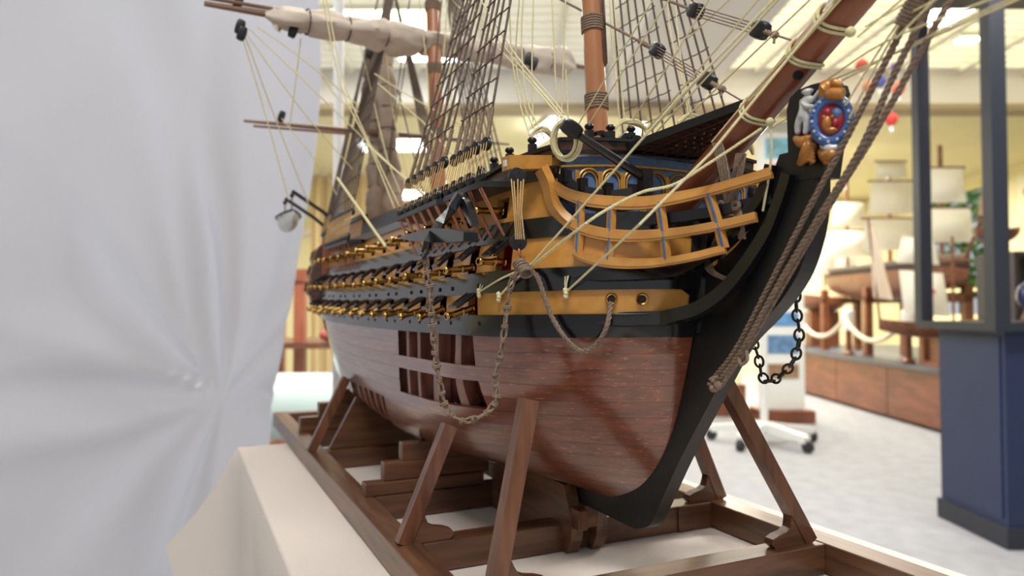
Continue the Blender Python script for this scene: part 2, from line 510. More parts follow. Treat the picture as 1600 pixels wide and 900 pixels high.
# ---------------------------------------------------------------- painted bands above the water
XBULK = 0.05
def xs_line(z, x1, n=70):
    x0 = XS(z) ; out = []
    L = min(.16, x1 - x0)
    for i in range(n): out.append(x0 + (x1 - L - x0) * i / n)
    m = 34
    for i in range(m + 1): out.append(x1 - L + L * math.sin(i / m * math.pi / 2))
    return out
def band(name, z0, z1, off, mat, sd, x0=None, x1=None, rows=4, lip=.004, parent=None):
    """a strip of the ship's side between two heights, proud by off"""
    xe = x1 if x1 is not None else 9
    X = [x for x in xs_line((z0 + z1) / 2, 1.0 if False else XR((z0 + z1) / 2) - 1e-5)]
    lo = x0 if x0 is not None else -9
    X = [x for x in X if lo + 1e-4 < x < xe - 1e-4]
    if x0 is not None: X = [x0] + X
    if x1 is not None: X = X + [x1]
    zz = [z0] + [z0 + (z1 - z0) * i / rows for i in range(rows + 1)] + [z1]
    oo = [off - lip] + [off] * (rows + 1) + [off - lip]
    g = [[hpos(min(x, XR(z) - 1e-5), z, sd, o) for x in X] for z, o in zip(zz, oo)]
    mb = MB().grid(g)
    # close the two ends
    for e in (0, -1):
        rim = [r[e] for r in g[1:-1]]
        inn = [hpos(min(X[e], XR(z) - 1e-5), z, sd, off - .006) for z in zz[1:-1]]
        mb.grid([rim, inn])
    return mb.build(name, mat, parent or ship)
Z = [1.081, 1.0975, 1.1145, 1.131, 1.1535, 1.1685, 1.197, 1.206]
side = bpy.data.objects.new('painted_side', None); COL.objects.link(side); side.parent = ship
PORT_W, PITCH = .0175, .0565
decks = [
    (Z[1], Z[2], [-.034, -.104] + [-.163 - .0565 * i for i in range(12)]),
    (Z[3], Z[4], [.008, -.040, -.098] + [-.155 - .0565 * i for i in range(12)]),
    (Z[5], Z[6], [-.004, -.066] + [-.122 - .0565 * i for i in range(12)]),
]
for sd in (-1, 1):
    band('main_wale', Z[0], Z[1], .0026, M['black'], sd, parent=side)
    band('middle_wale', Z[2], Z[3], .0022, M['black'], sd, parent=side)
    band('channel_wale', Z[4], Z[5], .0018, M['black'], sd, parent=side)
    band('sheer_rail', Z[6], Z[7], .0030, M['black'], sd, x1=XBULK, parent=side)
    for dk, (z0, z1, ports) in enumerate(decks):
        hi = None if dk < 2 else XBULK
        edges = []
        cur = hi
        for x in ports:
            edges.append((x + PORT_W / 2, cur)); cur = x - PORT_W / 2
        edges.append((None, cur))
        for a, b in edges:
            band('side_planking', z0, z1, 0, M['ochre'], sd, x0=a, x1=b, rows=2, parent=side)
        # strips above and below each port opening and its red reveal
        for x in ports:
            pa, pb = x - PORT_W / 2, x + PORT_W / 2
            hz = (z1 - z0)
            zl, zh = (z0, z1 - .0005) if dk < 2 else (z0 + .004, z0 + .021)
            if dk == 2:
                for q0, q1 in ((z0, zl), (zh, z1)):
                    band('side_planking', q0, q1, 0, M['ochre'], sd, x0=pa, x1=pb, rows=1, parent=side)
            o_, i_ = [], []
            for xx, zz in ((pa, zl), (pb, zl), (pb, zh), (pa, zh)):
                o_.append(hpos(xx, zz, sd, -.0002)); i_.append(hpos(xx, zz, sd, -.012))
            MB().add(o_ + i_, [(0, 1, 5, 4), (1, 2, 6, 5), (2, 3, 7, 6), (3, 0, 4, 7), (4, 5, 6, 7)]).build('port_reveal', M['red'] if dk < 2 else M['walnut'], side, smooth=False)

# scupper holes along the wales
scup = proto(MB().lathe([(.0012, -.001), (.0019, .0002), (.0019, .0012), (.0010, .0016)], 8), 'scupper', M['hold'])
for zz, st in ((Z[0] + .010, .042), (Z[2] + .006, .042)):
    for i in range(17):
        x = -.02 - st * i * 1.05 - (.012 if i % 2 else 0)
        p = hpos(x, zz, -1, .0018); inst(scup, 'scupper', align(p, hnorm(x, zz)), side)

# ---------------------------------------------------------------- keel, stem and knee of the head
kz0 = .921
kp = [(-.80, kz0), (-.80, .9405), (-.10, .9365), (-.05, .9375), (-.012, .9425), (.02, .9555), (.036, .9675), (.053, .985), (.066, 1.0045), (.077, 1.03), (.085, 1.0525), (.092, 1.075), (.096, 1.09), (.101, 1.118),
      (.110, 1.126), (.124, 1.134), (.137, 1.1415), (.150, 1.152), (.160, 1.163), (.168, 1.177), (.172, 1.188), (.176, 1.196), (.203, 1.196), (.2035, 1.178), (.2015, 1.152), (.193, 1.127), (.181, 1.110), (.164, 1.094), (.140, 1.074), (.111, 1.035), (.078, .989), (.055, .953), (.043, .934), (.036, .927), (.022, .9215), (.012, .9205)]
_f = spline([V((x, 0, z)) for x, z in kp[22:]], 4); _b = spline([V((x, 0, z)) for x, z in kp[2:22]], 3)
kp = kp[:2] + [(p.x, p.z) for p in _b] + [(p.x, p.z) for p in _f]
mb = MB().prism([V((x, -.0062, z)) for x, z in kp], (0, .0124, 0))
stem = mb.build('keel_and_stem', M['satin'], ship, smooth=False)
def yw(x):                       # plan of the cheeks: from the bow side in to the stem
    t = min(max((x - .085) / (.172 - .085), 0), 1)
    return -(.034 * (1 - t) ** 1.4 + .0085)
for sd in (1, -1):
    # lower and upper cheek knees sweeping from the wales up under the figure
    for nm, path, wd, ht in (('lower_cheek', [(.066, 1.0915), (.080, 1.0915), (.092, 1.0922), (.104, 1.0945), (.122, 1.100), (.140, 1.1125), (.156, 1.131), (.170, 1.150), (.180, 1.168), (.186, 1.182)], .010, .0105),
                             ('upper_cheek', [(.060, 1.1225), (.076, 1.1225), (.090, 1.1228), (.101, 1.1245), (.114, 1.128), (.131, 1.137), (.147, 1.150), (.160, 1.165), (.168, 1.178), (.172, 1.190)], .010, .0085)):
        P = spline([V((x, sd * max(-yw(x), hb(x, z) + .0005), z)) for x, z in path], 6)
        n = len(P)
        MB().bar(P, [wd * (1 - .35 * i / n) * min(1, .25 + i / 12) for i in range(n)], [ht * (1 - .3 * i / n) * min(1, .3 + i / 10) for i in range(n)], up=V((-.35, 0, 1))).build(nm, M['black'], ship, sharp=30)
# filling piece where the wales meet the stem
for sd in (-1, 1):
    mb = MB(); rows = []
    for z in [1.083 + (1.152 - 1.083) * i / 10 for i in range(11)]:
        xe = XR(z)
        rows.append([hpos(xe - .0004 * (1 - k / 6) ** 2 - 1e-5, z, sd, .0014) for k in range(7)] + [V((xe + .006, sd * .0064, z + sheer(xe)))])
    mb.grid(rows).build('bow_filling_piece', M['black'], ship)

# ---------------------------------------------------------------- decks, bulkheads, stern
def deck(z, x0, x1, name, mat, parent, n=40, dz=0):
    rows = []
    X = [x0 + (x1 - x0) * math.sin(i / n * math.pi / 2) for i in range(n + 1)]
    mb = MB().grid([[V((x, -hb(x, z) + .003, z + sheer(x) + dz)) for x in X], [V((x, 0, z + sheer(x) + dz + .002)) for x in X], [V((x, hb(x, z) - .003, z + sheer(x) + dz)) for x in X]])
    return mb.build(name, mat, parent)
deck(1.188, -.26, .052, 'forecastle_deck', M['deck'], ship)
deck(1.166, -.90, -.24, 'upper_deck', M['deck'], ship)
deck(1.167, .03, XR(1.167) - .002, 'beak_deck', M['walnut'], ship)
# black hammock netting and raised bulwarks abaft the forecastle
def bulwark(name, x0, x1, za, zb, mat, sd, off=0.0, n=24):
    X = [x0 + (x1 - x0) * i / n for i in range(n + 1)]
    g = [[hpos(x, z, sd, o) for x in X] for z, o in ((za, off), (zb, off), (zb, off - .008), (za, off - .008))]
    MB().grid(g).build(name, mat, ship, smooth=False)
for sd in (-1, 1):
    bulwark('waist_bulwark', -.52, -.16, 1.206, 1.226, M['satin'], sd)
    bulwark('quarterdeck_bulwark', -.895, -.50, 1.204, 1.232, M['ochre'], sd)
    bulwark('quarterdeck_rail', -.895, -.50, 1.2321, 1.239, M['black'], sd, .002)
    bulwark('poop_bulwark', -.895, -.70, 1.2392, 1.262, M['satin'], sd, -.003)
deck(1.21, -.895, -.50, 'quarter_deck', M['deck'], ship)
# stern: counter, quarter gallery with its windows
trans = MB()
rows = []
for z in [1.0, 1.04, 1.07, 1.09, 1.12, 1.16, 1.20, 1.25]:
    x = XS(z) + .001; b = hb(XS(z) + .001, z)
    rows.append([V((x - .004 * (1 - (k / 4 - 1) ** 2), b * (k / 4 - 1), z + sheer(x))) for k in range(9)])
trans.grid(rows).build('transom', M['ochre'], ship)
for sd in (-1, 1):
    gal = MB()
    prof = [(1.085, .004), (1.10, .014), (1.118, .016), (1.121, .020), (1.146, .019), (1.149, .022), (1.175, .020), (1.178, .022), (1.203, .018), (1.212, .012), (1.222, .002)]
    rows = []
    for z, o in prof:
        rows.append([hpos(-.775, z, sd, -.002), hpos(-.79, z, sd, o), hpos(-.83, z, sd, o), hpos(-.872, z, sd, o), hpos(-.878, z, sd, -.002)])
    g = gal.grid(rows).build('quarter_gallery', M['walnut'], ship, smooth=False)
    for za, zb in ((1.123, 1.144), (1.151, 1.173), (1.180, 1.201)):
        for k in range(4):
            xa = -.815 - .019 * k
            q = [hpos(xa, za, sd, .0215), hpos(xa - .014, za, sd, .0215), hpos(xa - .014, zb, sd, .0205), hpos(xa, zb, sd, .0205)]
            MB().prism(q, hnorm(xa, za, sd) * .002).build('gallery_window', M['gold'], g, smooth=False)
            q2 = [sum((p for p in q), V()) / 4 + (p - sum((p for p in q), V()) / 4) * .72 for p in q]
            MB().prism([p + hnorm(xa, za, sd) * .0018 for p in q2], hnorm(xa, za, sd) * .001).build('pane', M['hold'], g, smooth=False)
# ================================================================== guns, port lids
gun_me = proto(MB().lathe([(.0030, -.012), (.0031, 0), (.0036, .001), (.0036, .002), (.0030, .0026), (.0028, .010), (.0033, .0105), (.0033, .0116), (.0027, .0122), (.0024, .021), (.0026, .0225), (.0035, .0245), (.0037, .0258), (.0031, .0268), (.0018, .0270), (.0016, .022)], 14), 'cannon', M['brass'])
lid_me = proto(MB().bbox((-.0085, 0, -.0012), (.0085, .0190, .0012), .0004), 'gunport_lid', M['black'], False)
lin_me = proto(MB().bbox((-.0070, .0015, -.0018), (.0070, .0175, -.0011)), 'lid_lining', M['darkred'], False)
hin_me = proto(MB().bbox((-.0055, -.0006, .0012), (-.0040, .0120, .0018)).bbox((.0040, -.0006, .0012), (.0055, .0120, .0018)), 'hinge_strap', M['hold'], False)
for sd in (-1, 1):
    for dk, (z0, z1, ports) in enumerate(decks):
        for i, x in enumerate(ports):
            zc = z0 + (.006 if dk < 2 else .011)
            n = hnorm(x, zc, sd); n = V((n.x, n.y, 0)).normalized()
            dr = (.30, .10, 0.03)[dk] + rnd(-.05, .05)
            if dk == 1 and i == 0: dr, zc = .02, zc + .001
            g = (n - V((0, 0, dr))).normalized()
            p = hpos(x, zc, sd, -.002)
            inst(gun_me, 'cannon', align(p, g, V((0, 0, 1))), ship)
            if dk == 2: continue
            h = hpos(x, z1 - .0005, sd, .0024)
            an = math.radians(-30 + rnd(-5, 5) if dk == 0 else -37 + rnd(-5, 5))
            yv = n * math.cos(an) + V((0, 0, math.sin(an))); xv = V((0, 0, 1)).cross(n) * -1
            zv = xv.cross(yv).normalized()
            if zv.z < 0: xv = -xv; zv = xv.cross(yv).normalized()
            Mx = Matrix((xv, yv, zv)).transposed().to_4x4(); Mx.translation = h
            o = inst(lid_me, 'gunport_lid', Mx, ship)
            for me, nm in ((lin_me, 'lid_lining'), (hin_me, 'hinge_strap')):
                c = bpy.data.objects.new(nm, me); COL.objects.link(c); c.parent = o

# ================================================================== beakhead bulkhead
xb = XBULK
def bw(z): return .0925 - .10 * max(z - 1.17, 0)
BZ0, BZ1 = 1.168, 1.2115
# blue face, slightly crowned at the top
top = lambda y: BZ1 + .006 * (1 - (y / .0925) ** 2)
cols = [-1 + 2 * i / 24 for i in range(25)]
bl = MB()
fr = [[V((xb, bw(BZ0 + (top(0) - BZ0) * j / 6) * c, BZ0 + (top(.0925 * c) - BZ0) * j / 6)) for c in cols] for j in range(7)]
bl.grid(fr).grid([[p - V((.006, 0, 0)) for p in r] for r in fr]).grid([fr[-1], [p - V((.006, 0, 0)) for p in fr[-1]]])
bulk = bl.build('beakhead_bulkhead', M['blue'], ship, label='blue painted bulkhead with gilt arches')
ARCH = [-.078, -.058, -.038, -.018, .004, .026, .048, .068, .084]
for i, c in enumerate(ARCH[:-1]):
    wd = (ARCH[i + 1] - c) * .46; y0 = (c + ARCH[i + 1]) / 2
    zt = 1.2025 + .004 * (1 - (y0 / .09) ** 2)
    pts = [V((xb + .0015, y0 - wd, 1.174)), V((xb + .0015, y0 - wd, zt - wd * .9))]
    for k in range(1, 8):
        a = math.pi * (1 - k / 8); pts.append(V((xb + .0015, y0 + wd * math.cos(a), zt - wd * .9 + wd * .9 * math.sin(a))))
    pts += [V((xb + .0015, y0 + wd, zt - wd * .9)), V((xb + .0015, y0 + wd, 1.174))]
    MB().tube(pts, .0010, 6).build('gilt_arch', M['gold'], bulk)
    pts2 = [V((xb + .0012, y0 + (p.y - y0) * .72, 1.174 + (p.z - 1.174) * .93)) for p in pts]
    MB().tube(pts2, .0006, 6).build('gilt_moulding', M['gold'], bulk)
    if i in (2, 6):
        MB().bbox((xb - .001, y0 - wd * .72, 1.178), (xb + .0008, y0 + wd * .72, 1.196)).build('bulkhead_door', M['hold'], bulk, smooth=False)
    MB().bbox((xb, c - .0022, 1.1745), (xb + .0022, c + .0012, 1.204 - abs(c) * .02), .0004).build('gilt_pilaster', M['gold'], bulk, smooth=False)
pts = [V((xb + .001, .092 * c, top(.0925 * c) - .0075)) for c in cols]
MB().tube(pts, .0011, 6).build('gilt_cornice', M['gold'], bulk)
# dark capping rail and breast rail over it
def cross(z, h, d, name, mat, ext=1.0, dx=0.0):
    P = [V((xb + dx, .094 * ext * c, z + .006 * (1 - c * c))) for c in cols]
    return MB().bar(P, d, h, up=V((0, 0, 1))).build(name, mat, ship, smooth=False)
cross(1.2135, .0030, .012, 'capping_rail', M['black'], 1.02)
cross(1.2185, .0075, .006, 'breast_rail', M['walnut'], 0.99, -.001)
cross(1.2235, .0025, .010, 'breast_rail_cap', M['black'], 1.01, -.001)
# timberheads with knobs along the breast rail, and a curved drift rail
th = proto(MB().bbox((-.0026, -.0026, 0), (.0026, .0026, .0065)).lathe([(.0026, .0064), (.0020, .0072), (.0034, .0082), (.0038, .0096), (.0030, .0112), (.0010, .0118)], 10), 'timberhead', M['satin'])
for y in (-.081, -.066, -.047, -.028, .018, .040, .062, .082):
    inst(th, 'timberhead', Matrix.Translation((xb - .002, y, 1.2245 + .006 * (1 - (y / .094) ** 2))), ship)
for ya in (-.030, -.062):
    P = spline([V((xb + .0, ya, 1.2315)), V((xb, ya + .006, 1.2325)), V((xb, ya + .011, 1.2275)), V((xb, ya + .016, 1.2245)), V((xb, ya + .021, 1.2280)), V((xb, ya + .026, 1.2330)), V((xb, ya + .031, 1.2320))], 5)
    MB().bar(P, .005, .0030, up=V((0, 0, 1))).build('drift_rail', M['satin'], ship, smooth=False)
# forecastle bulwark rail with timberheads running aft along the starboard side
for sd in (-1, 1):
    P = [hpos(.045 - .19 * i / 20, 1.207, sd, -.002) + V((0, 0, .010 * (1 - i / 20) ** 1.5)) for i in range(21)]
    MB().bar([p + V((0, 0, .004)) for p in P], .007, .0030, up=V((0, 0, 1))).build('forecastle_rail', M['satin'], ship, smooth=False)
    MB().grid([[p + V((0, 0, .004)) for p in P], [V((p.x, p.y, hpos(p.x, 1.20, sd).z)) for p in P]]).build('forecastle_bulwark', M['walnut'], ship, smooth=False)
    for i in (2, 5, 8, 11, 14, 17):
        inst(th, 'timberhead', Matrix.Translation(P[i] + V((0, 0, .0050))), ship)

# ================================================================== head rails
def plan(x):
    if x < .05: return max(hb(x, 1.18) + .004, .0945)
    s = min((x - .05) / .128, 1.0)
    return .010 + .0845 * (1 - s) ** 1.25
def head(px, py):
    return acurve(px, py, lambda p: (p.y + max(plan(p.x), (hb(p.x, p.z - sheer(p.x)) + .0045) if p.x < XR(min(p.z, 1.2)) + .004 else 0)) if -.05 < p.x < .185 else -1, .3, .8)
RA = [(866, 290), (885, 302), (915, 312), (960, 317), (1010, 317), (1060, 309), (1110, 298), (1160, 284), (1206, 270)]
RB = [(868, 318), (880, 338), (905, 355), (945, 366), (990, 369), (1040, 366), (1090, 359), (1140, 349), (1182, 339)]
RC = [(897, 394), (915, 402), (945, 409), (985, 412), (1030, 410), (1080, 402), (1134, 389)]
def mir(P): return [V((p.x, -p.y, p.z)) for p in P]
def outw(P): 
    return V((.55, -.83, 0))
for nm, R, hgt in (('upper_head_rail', RA, .0092), ('middle_head_rail', RB, .0085), ('lower_head_rail', RC, .0075)):
    P = spline([head(*q) for q in R], 6); n = len(P)
    hs = [hgt * (.75 + .25 * math.sin(math.pi * min(1, i / n * 1.4))) for i in range(n)]
    for sd, Q in ((-1, P), (1, mir(P))):
        MB().bar(Q, .0042, hs, up=V((0, 0, 1))).build(nm, M['ochre'], ship, sharp=30)
        MB().bar([p + V((0, 0, .0)) + V((.5, sd * .8, 0)) * .0018 for p in Q], .0022, [h * .55 for h in hs], up=V((0, 0, 1))).build('rail_moulding', M['ochre'], ship, sharp=30)
for a, b in (((906, 312), (902, 396)), ((955, 320), (950, 408)), ((1030, 316), (1041, 408)), ((1107, 302), (1131, 388))):
    pa, pm, pb = head(*a), head((a[0] + b[0]) / 2 + 1, (a[1] + b[1]) / 2), head(*b)
    P = [p + V((-.0004, .0006, 0)) for p in spline([pa, pm, pb], 5)]
    for sd, Q in ((-1, P), (1, mir(P))):
        t = MB().bar(Q, .0046, .0050, up=V((0, sd, 0))).build('head_timber', M['ochre'], ship, smooth=False)
        MB().bar([p + V((.0016, sd * .0024, 0)) for p in Q], .0018, .0010, up=V((0, sd, 0))).build('blue_stripe', M['blue'], t, smooth=False)
# black filler timbers behind the rails, grating floor
P = spline([head(*q) + V((-.006, .007, -.004)) for q in ((1000, 334), (1060, 327), (1120, 317), (1205, 297))], 6)
for Q in (P, mir(P)):
    MB().bar(Q, .006, .007, up=V((0, 0, 1))).build('berthing_rail', M['satin'], ship, smooth=False)
Q1 = spline([head(*q) + V((-.004, .005, 0)) for q in ((868, 272), (880, 292), (905, 305), (945, 313), (985, 309))], 6)
for Q in (Q1, mir(Q1)):
    MB().bar(Q, .003, .016, up=V((0, 0, 1))).build('berthing_board', M['satin'], ship, smooth=False)
    for k in (6, 12, 18):
        q = Q[k]
        MB().bbox(q + V((-.003, -.003, .004)), q + V((.003, .003, .013))).build('berthing_timber', M['satin'], ship, smooth=False)

# ================================================================== cathead with its knee and tackle
for sd in (-1, 1):
    mir1 = (lambda p: V((p.x, -p.y, p.z))) if sd > 0 else (lambda p: p)
    tip = V((.042, -.1325, 1.2045)); root = V((.036, -.078, 1.2105))
    d = (root - tip).normalized()
    c = MB().bar([mir1(tip), mir1(root)], .0115, .0100, up=V((0, 0, 1))).build('cathead', M['ochre'], ship, smooth=False)
    MB().bar([mir1(tip - d * .0012), mir1(tip + d * .0006)], .0030, .0045, up=V((0, 0, 1))).build('cathead_face', M['white'], c, smooth=False)
    K = [head(*q) for q in ((836, 268), (852, 276), (858, 292), (864, 318), (875, 334), (893, 350))]
    K = spline([tip.lerp(root, .5) + V((.006, 0, -.005))] + K[1:], 6); n = len(K)
    MB().bar([mir1(p) for p in K], .0060, [.0125 * (1 - .35 * i / n) for i in range(n)], up=V((1, 0, 0))).build('cathead_knee', M['ochre'], ship, sharp=30)
def block(name, p, axis, r=.0055, t=.0045, mat='satin', parent=None):
    """round deadeye-like block with a grooved rim and its sheave holes"""
    b = MB().lathe([(r * .62, -t / 2), (r * .95, -t * .42), (r, -t * .2), (r * .88, 0), (r, t * .2), (r * .95, t * .42), (r * .62, t / 2)], 18, align(p, axis)).build(name, M[mat], parent or ship)
    for k in range(3):
        a = 2 * math.pi * k / 3 + math.pi / 2
        A = align(p, axis, V((0, 0, 1)))
        q = A @ V((r * .42 * math.cos(a), r * .42 * math.sin(a), 0))
        MB().lathe([(r * .13, -t * .52), (r * .13, t * .52)], 8, align(q, axis)).build('eye_hole', M['hold'], b)
    return b
see = (CAM - V((.04, -.13, 1.19))).normalized()
b1p = ay(808, 275, -.128); b2p = ay(810, 378, -.128)
block('cat_block', b1p, see, .0062, .0055); block('cat_block', b2p, see, .0062, .0055)
for k, (dx0, dx1) in enumerate(((-9, -4), (-5, -1), (1, 2), (6, 5), (10, 9))):
    MB().tube([ay(808 + dx0, 280 + k % 2 * 3, -.133), ay(808 + (dx0 + dx1) * .35, 330, -.135), ay(810 + dx1, 374, -.133)], .00048, 6).build('cat_fall', M['tan'], ship)
MB().tube(spline([ay(797, 268, -.13), ay(795, 275, -.13), ay(803, 270, -.13)], 5), .0009, 6).build('block_strop', M['rope'], ship)
hk = [ay(810, 385, -.128), ay(812, 396, -.128), ay(814, 404, -.127), ay(819, 402, -.127)]
MB().tube(spline(hk, 5), .0011, 6).build('cat_hook', M['copper'], ship)

# ================================================================== hawse holes
for px in (955.5, 1003):
    p = on_hull(px, 467); z = p.z - sheer(p.x); n = hnorm(p.x, z)
    Mx = align(p + n * .0006, n)
    r = MB().lathe([(.0024, -.001), (.0042, -.001), (.0044, .0006), (.0038, .0014), (.0029, .0008), (.0026, -.001)], 20, Mx).build('hawse_ring', M['brass'], ship)
    MB().lathe([(.0028, -.0004), (.0027, .0004)], 16, Mx).build('hawse_hole', M['hold'], r)

# ================================================================== fore channels, deadeyes, lanyards, chain plates, shrouds
dd_me = proto(MB().lathe([(.0034, -.0022), (.0050, -.0019), (.0056, -.0009), (.0049, 0), (.0056, .0009), (.0050, .0019), (.0034, .0022)], 14), 'deadeye', M['satin'])
SHR = {}
def channel(name, xs, z, wd, top, sd, n_sh, up_gap, ratz, detail=True, thick=.0045, rr=.00105, low=1.162):
    """shelf with deadeyes, lanyards, straps below and shrouds with ratlines above"""
    xa, xe = xs
    X = [xa + (xe - xa) * i / 14 for i in range(15)]
    ins = [hpos(x, z, sd, -.002) for x in X]
    outp = [V((p.x, p.y + sd * wd, p.z)) for p in ins]
    for i in (0, 14): outp[i] = V((outp[i].x, ins[i].y + sd * wd * .35, outp[i].z))
    th_ = V((0, 0, thick))
    MB().grid([ins, outp, [p - th_ for p in outp], [p - th_ for p in ins], ins]).build(name, M['satin'], ship, smooth=False)
    sh = []
    for k in range(n_sh):
        x = xa + (xe - xa) * (k + .75) / (n_sh + .5)
        b = hpos(x, z, sd, -.002); lo = V((x, b.y + sd * wd * .93, b.z + .005))
        dirv = (top - lo).normalized(); up_ = lo + dirv * up_gap
        nrm = V((.25, sd, .1)).normalized()
        inst(dd_me, 'deadeye', align(lo, nrm), ship); inst(dd_me, 'deadeye', align(up_, nrm), ship)
        perp = nrm.cross(dirv).normalized()
        for q in ((-1, 0, 1) if detail else (-.6, .6)):
            MB().tube([lo + perp * (.0036 * q) + nrm * .0022, up_ + perp * (.0034 * q) + nrm * .0022], .00042 if detail else .0007, 5).build('lanyard', M['tan'], ship)
        # strap below
        ft = hpos(x + (.003 if detail else 0), low - .004, sd, .0032)
        edge = lo - V((0, 0, .0095)) + V((0, sd * .0006, 0))
        for q in ((-1, 1) if detail else (0,)):
            MB().tube([edge + V((.0022 * q, 0, 0)), edge.lerp(ft, .5) + V((.0016 * q, 0, 0)), ft + V((.0008 * q, 0, 0))], .00085, 5).build('chain_plate', M['copper'], ship)
        s0 = up_ + dirv * .004
        MB().tube([s0, s0.lerp(top, .5), top], [rr, rr, rr * .9], 6).build('shroud', M['rope_d'], ship)
        if detail:
            MB().tube([s0 + dirv * (.0014 * j) for j in range(20)], [rr * (1.9 if j % 2 else 1.5) for j in range(20)], 6).build('shroud_seizing', M['rope'], ship)
        sh.append((s0, top))
    for zr in ratz:
        pts = []
        for s0, t_ in sh:
            f = (zr - s0.z) / (t_.z - s0.z)
            if 0.02 < f < 1: pts.append(s0.lerp(t_, f) + V((0, sd * .0012, 0)))
        if len(pts) > 1:
            ex = (pts[0] - pts[1]) * .12
            Q = []
            for a, b in zip(pts, pts[1:]): Q += [a, a.lerp(b, .5) - V((0, 0, .0008))]
            Q.append(pts[-1])
            MB().tube([pts[0] + ex] + Q + [pts[-1] - ex], .00065, 5).build('ratline', M['rope_d'], ship)
    return sh
TOPF = lambda sd: V((-.075, sd * .010, 1.74))
rats = [1.262 + .021 * i for i in range(18)]
for sd in (-1, 1):
    channel('fore_channel', (.018, -.075), 1.199, .030, TOPF(sd), sd, 5, .027, rats, True)
SHF = []
for sd in (-1, 1):
    channel('fore_channel', (-.070, -.215), 1.199, .032, TOPF(sd), sd, 6, .030, rats, True)
    channel('main_channel', (-.46, -.66), 1.199, .026, V((-.56, sd * .01, 1.80)), sd, 9, .036, [1.26 + .03 * i for i in range(10)], False, rr=.0014)
    channel('mizzen_channel', (-.70, -.80), 1.226, .016, V((-.78, sd * .008, 1.72)), sd, 6, .030, [1.30 + .03 * i for i in range(8)], False, rr=.0014)

# ================================================================== anchor lashed under the channel
ya = -.176
st = [ay(*q, ya) for q in ((629, 372), (655, 364), (683, 357), (712, 358), (736, 363), (735, 377), (712, 379), (684, 379), (655, 377))]
anchor = bpy.data.objects.new('anchor', None); COL.objects.link(anchor); anchor.parent = ship; anchor['label'] = 'black anchor with tapered stock'
MB().prism([p - V((0, .005, 0)) for p in st], (0, .010, 0)).build('stock', M['black'], anchor, smooth=False)
sh_ = [ay(718, 305, -.152), ay(705, 328, -.158), ay(685, 352, -.170), ay(668, 384, -.186)]
MB().bar(sh_, .0065, .0065, up=V((0, -1, 0))).build('shank', M['black'], anchor, smooth=False)
ar = spline([ay(742, 352, -.150), ay(730, 322, -.148), ay(716, 303, -.150)], 5); n = len(ar)
MB().bar(ar, [.003 + .005 * math.sin(math.pi * i / (n - 1)) for i in range(n)], .006, up=V((0, -1, 0))).build('arm', M['black'], anchor, smooth=False)
rg = ay(664, 391, -.187)
MB().tube([rg + V((.006 * math.cos(a), .002 * math.sin(a), .006 * math.sin(a))) for a in [2 * math.pi * k / 16 for k in range(16)]], .0012, 6, closed=True).build('anchor_ring', M['black'], anchor)
# ================================================================== masts, bowsprit, yards
def woolding(p, ax_, r, n=6, dr=.0016, name='rope_woolding', mat='rope'):
    A = align(p, ax_); g = MB()
    for k in range(n):
        h = (k - (n - 1) / 2) * dr * 1.55
        g.tube([A @ V(((r + dr * .35) * math.cos(t), (r + dr * .35) * math.sin(t), h)) for t in [2 * math.pi * j / 28 for j in range(28)]], dr * .8, 5, closed=True)
    return g.build(name, M[mat], ship)
def mast(name, foot, head_, r0, r1, wool, n=20):
    foot, head_ = V(foot), V(head_)
    o = MB().tube([foot.lerp(head_, i / 6) for i in range(7)], [r0 + (r1 - r0) * i / 6 for i in range(7)], n).build(name, M['mast'], ship)
    for z in wool:
        f = (z - foot.z) / (head_.z - foot.z); woolding(foot.lerp(head_, f), head_ - foot, r0 + (r1 - r0) * f)
    return o
fm0, fm1 = V((-.0375, 0, 1.18)), V((-.086, 0, 1.75))
mast('foremast', fm0, fm1, .0098, .0082, [1.289, 1.363, 1.44])
# darker fish piece on the fore side of the mast
d_ = (fm1 - fm0).normalized()
MB().tube([fm0 + d_ * h + V((.0050, .0060, 0)) for h in (.142, .146, .20, .45)], [.0015, .0045, .0048, .0045], 10).build('mast_fish', M['walnut'], ship)
mast('main_mast', (-.470, 0, 1.16), (-.548, 0, 1.88), .0115, .0100, [1.36, 1.46, 1.56])
mast('mizzen_mast', (-.745, 0, 1.18), (-.79, 0, 1.80), .0085, .0070, [1.36, 1.46])
bs0, bs1 = V((.030, 0, 1.153)), V((.400, 0, 1.384))
bd = (bs1 - bs0).normalized()
MB().tube([bs0 + bd * .36 + V((0, 0, .012)), bs0 + bd * .70 + V((0, 0, .012))], [.0062, .0045], 14).build('jib_boom', M['bowsprit'], ship)
MB().tube([bs0.lerp(bs1, i / 8) for i in range(9)], [.0118 - .0026 * i / 8 for i in range(9)], 28).build('bowsprit', M['bowsprit'], ship)
def on_bs(px, py): return acurve(px, py, lambda p: .0105 - ((p - bs0) - bd * (p - bs0).dot(bd)).length, .25, .7)
for px, py in ((1184, 182), (1189, 178), (1258, 92), (1262, 87), (1299, 35), (1305, 29)):
    q = ay(px, py, 0); t = (q - bs0).dot(bd); c = bs0 + bd * t
    A = align(c, bd)
    MB().tube([A @ V((.0118 * math.cos(a), .0118 * math.sin(a), .0022 * math.sin(a * 2))) for a in [2 * math.pi * j / 28 for j in range(28)]], .0010, 6, closed=True).build('bowsprit_lashing', M['cord'], ship)
p = on_bs(1247, 117) or ay(1247, 117, -.0105)
MB().lathe([(.0028, -.0008), (.0032, .0004), (.0022, .0009)], 14, align(p, (p - bs0) - bd * (p - bs0).dot(bd))).build('fairlead_hole', M['hold'], ship)
MB().ball(ay(1329, 50, -.009), .0030, 8, 6).build('lashing_knot', M['cord'], ship)
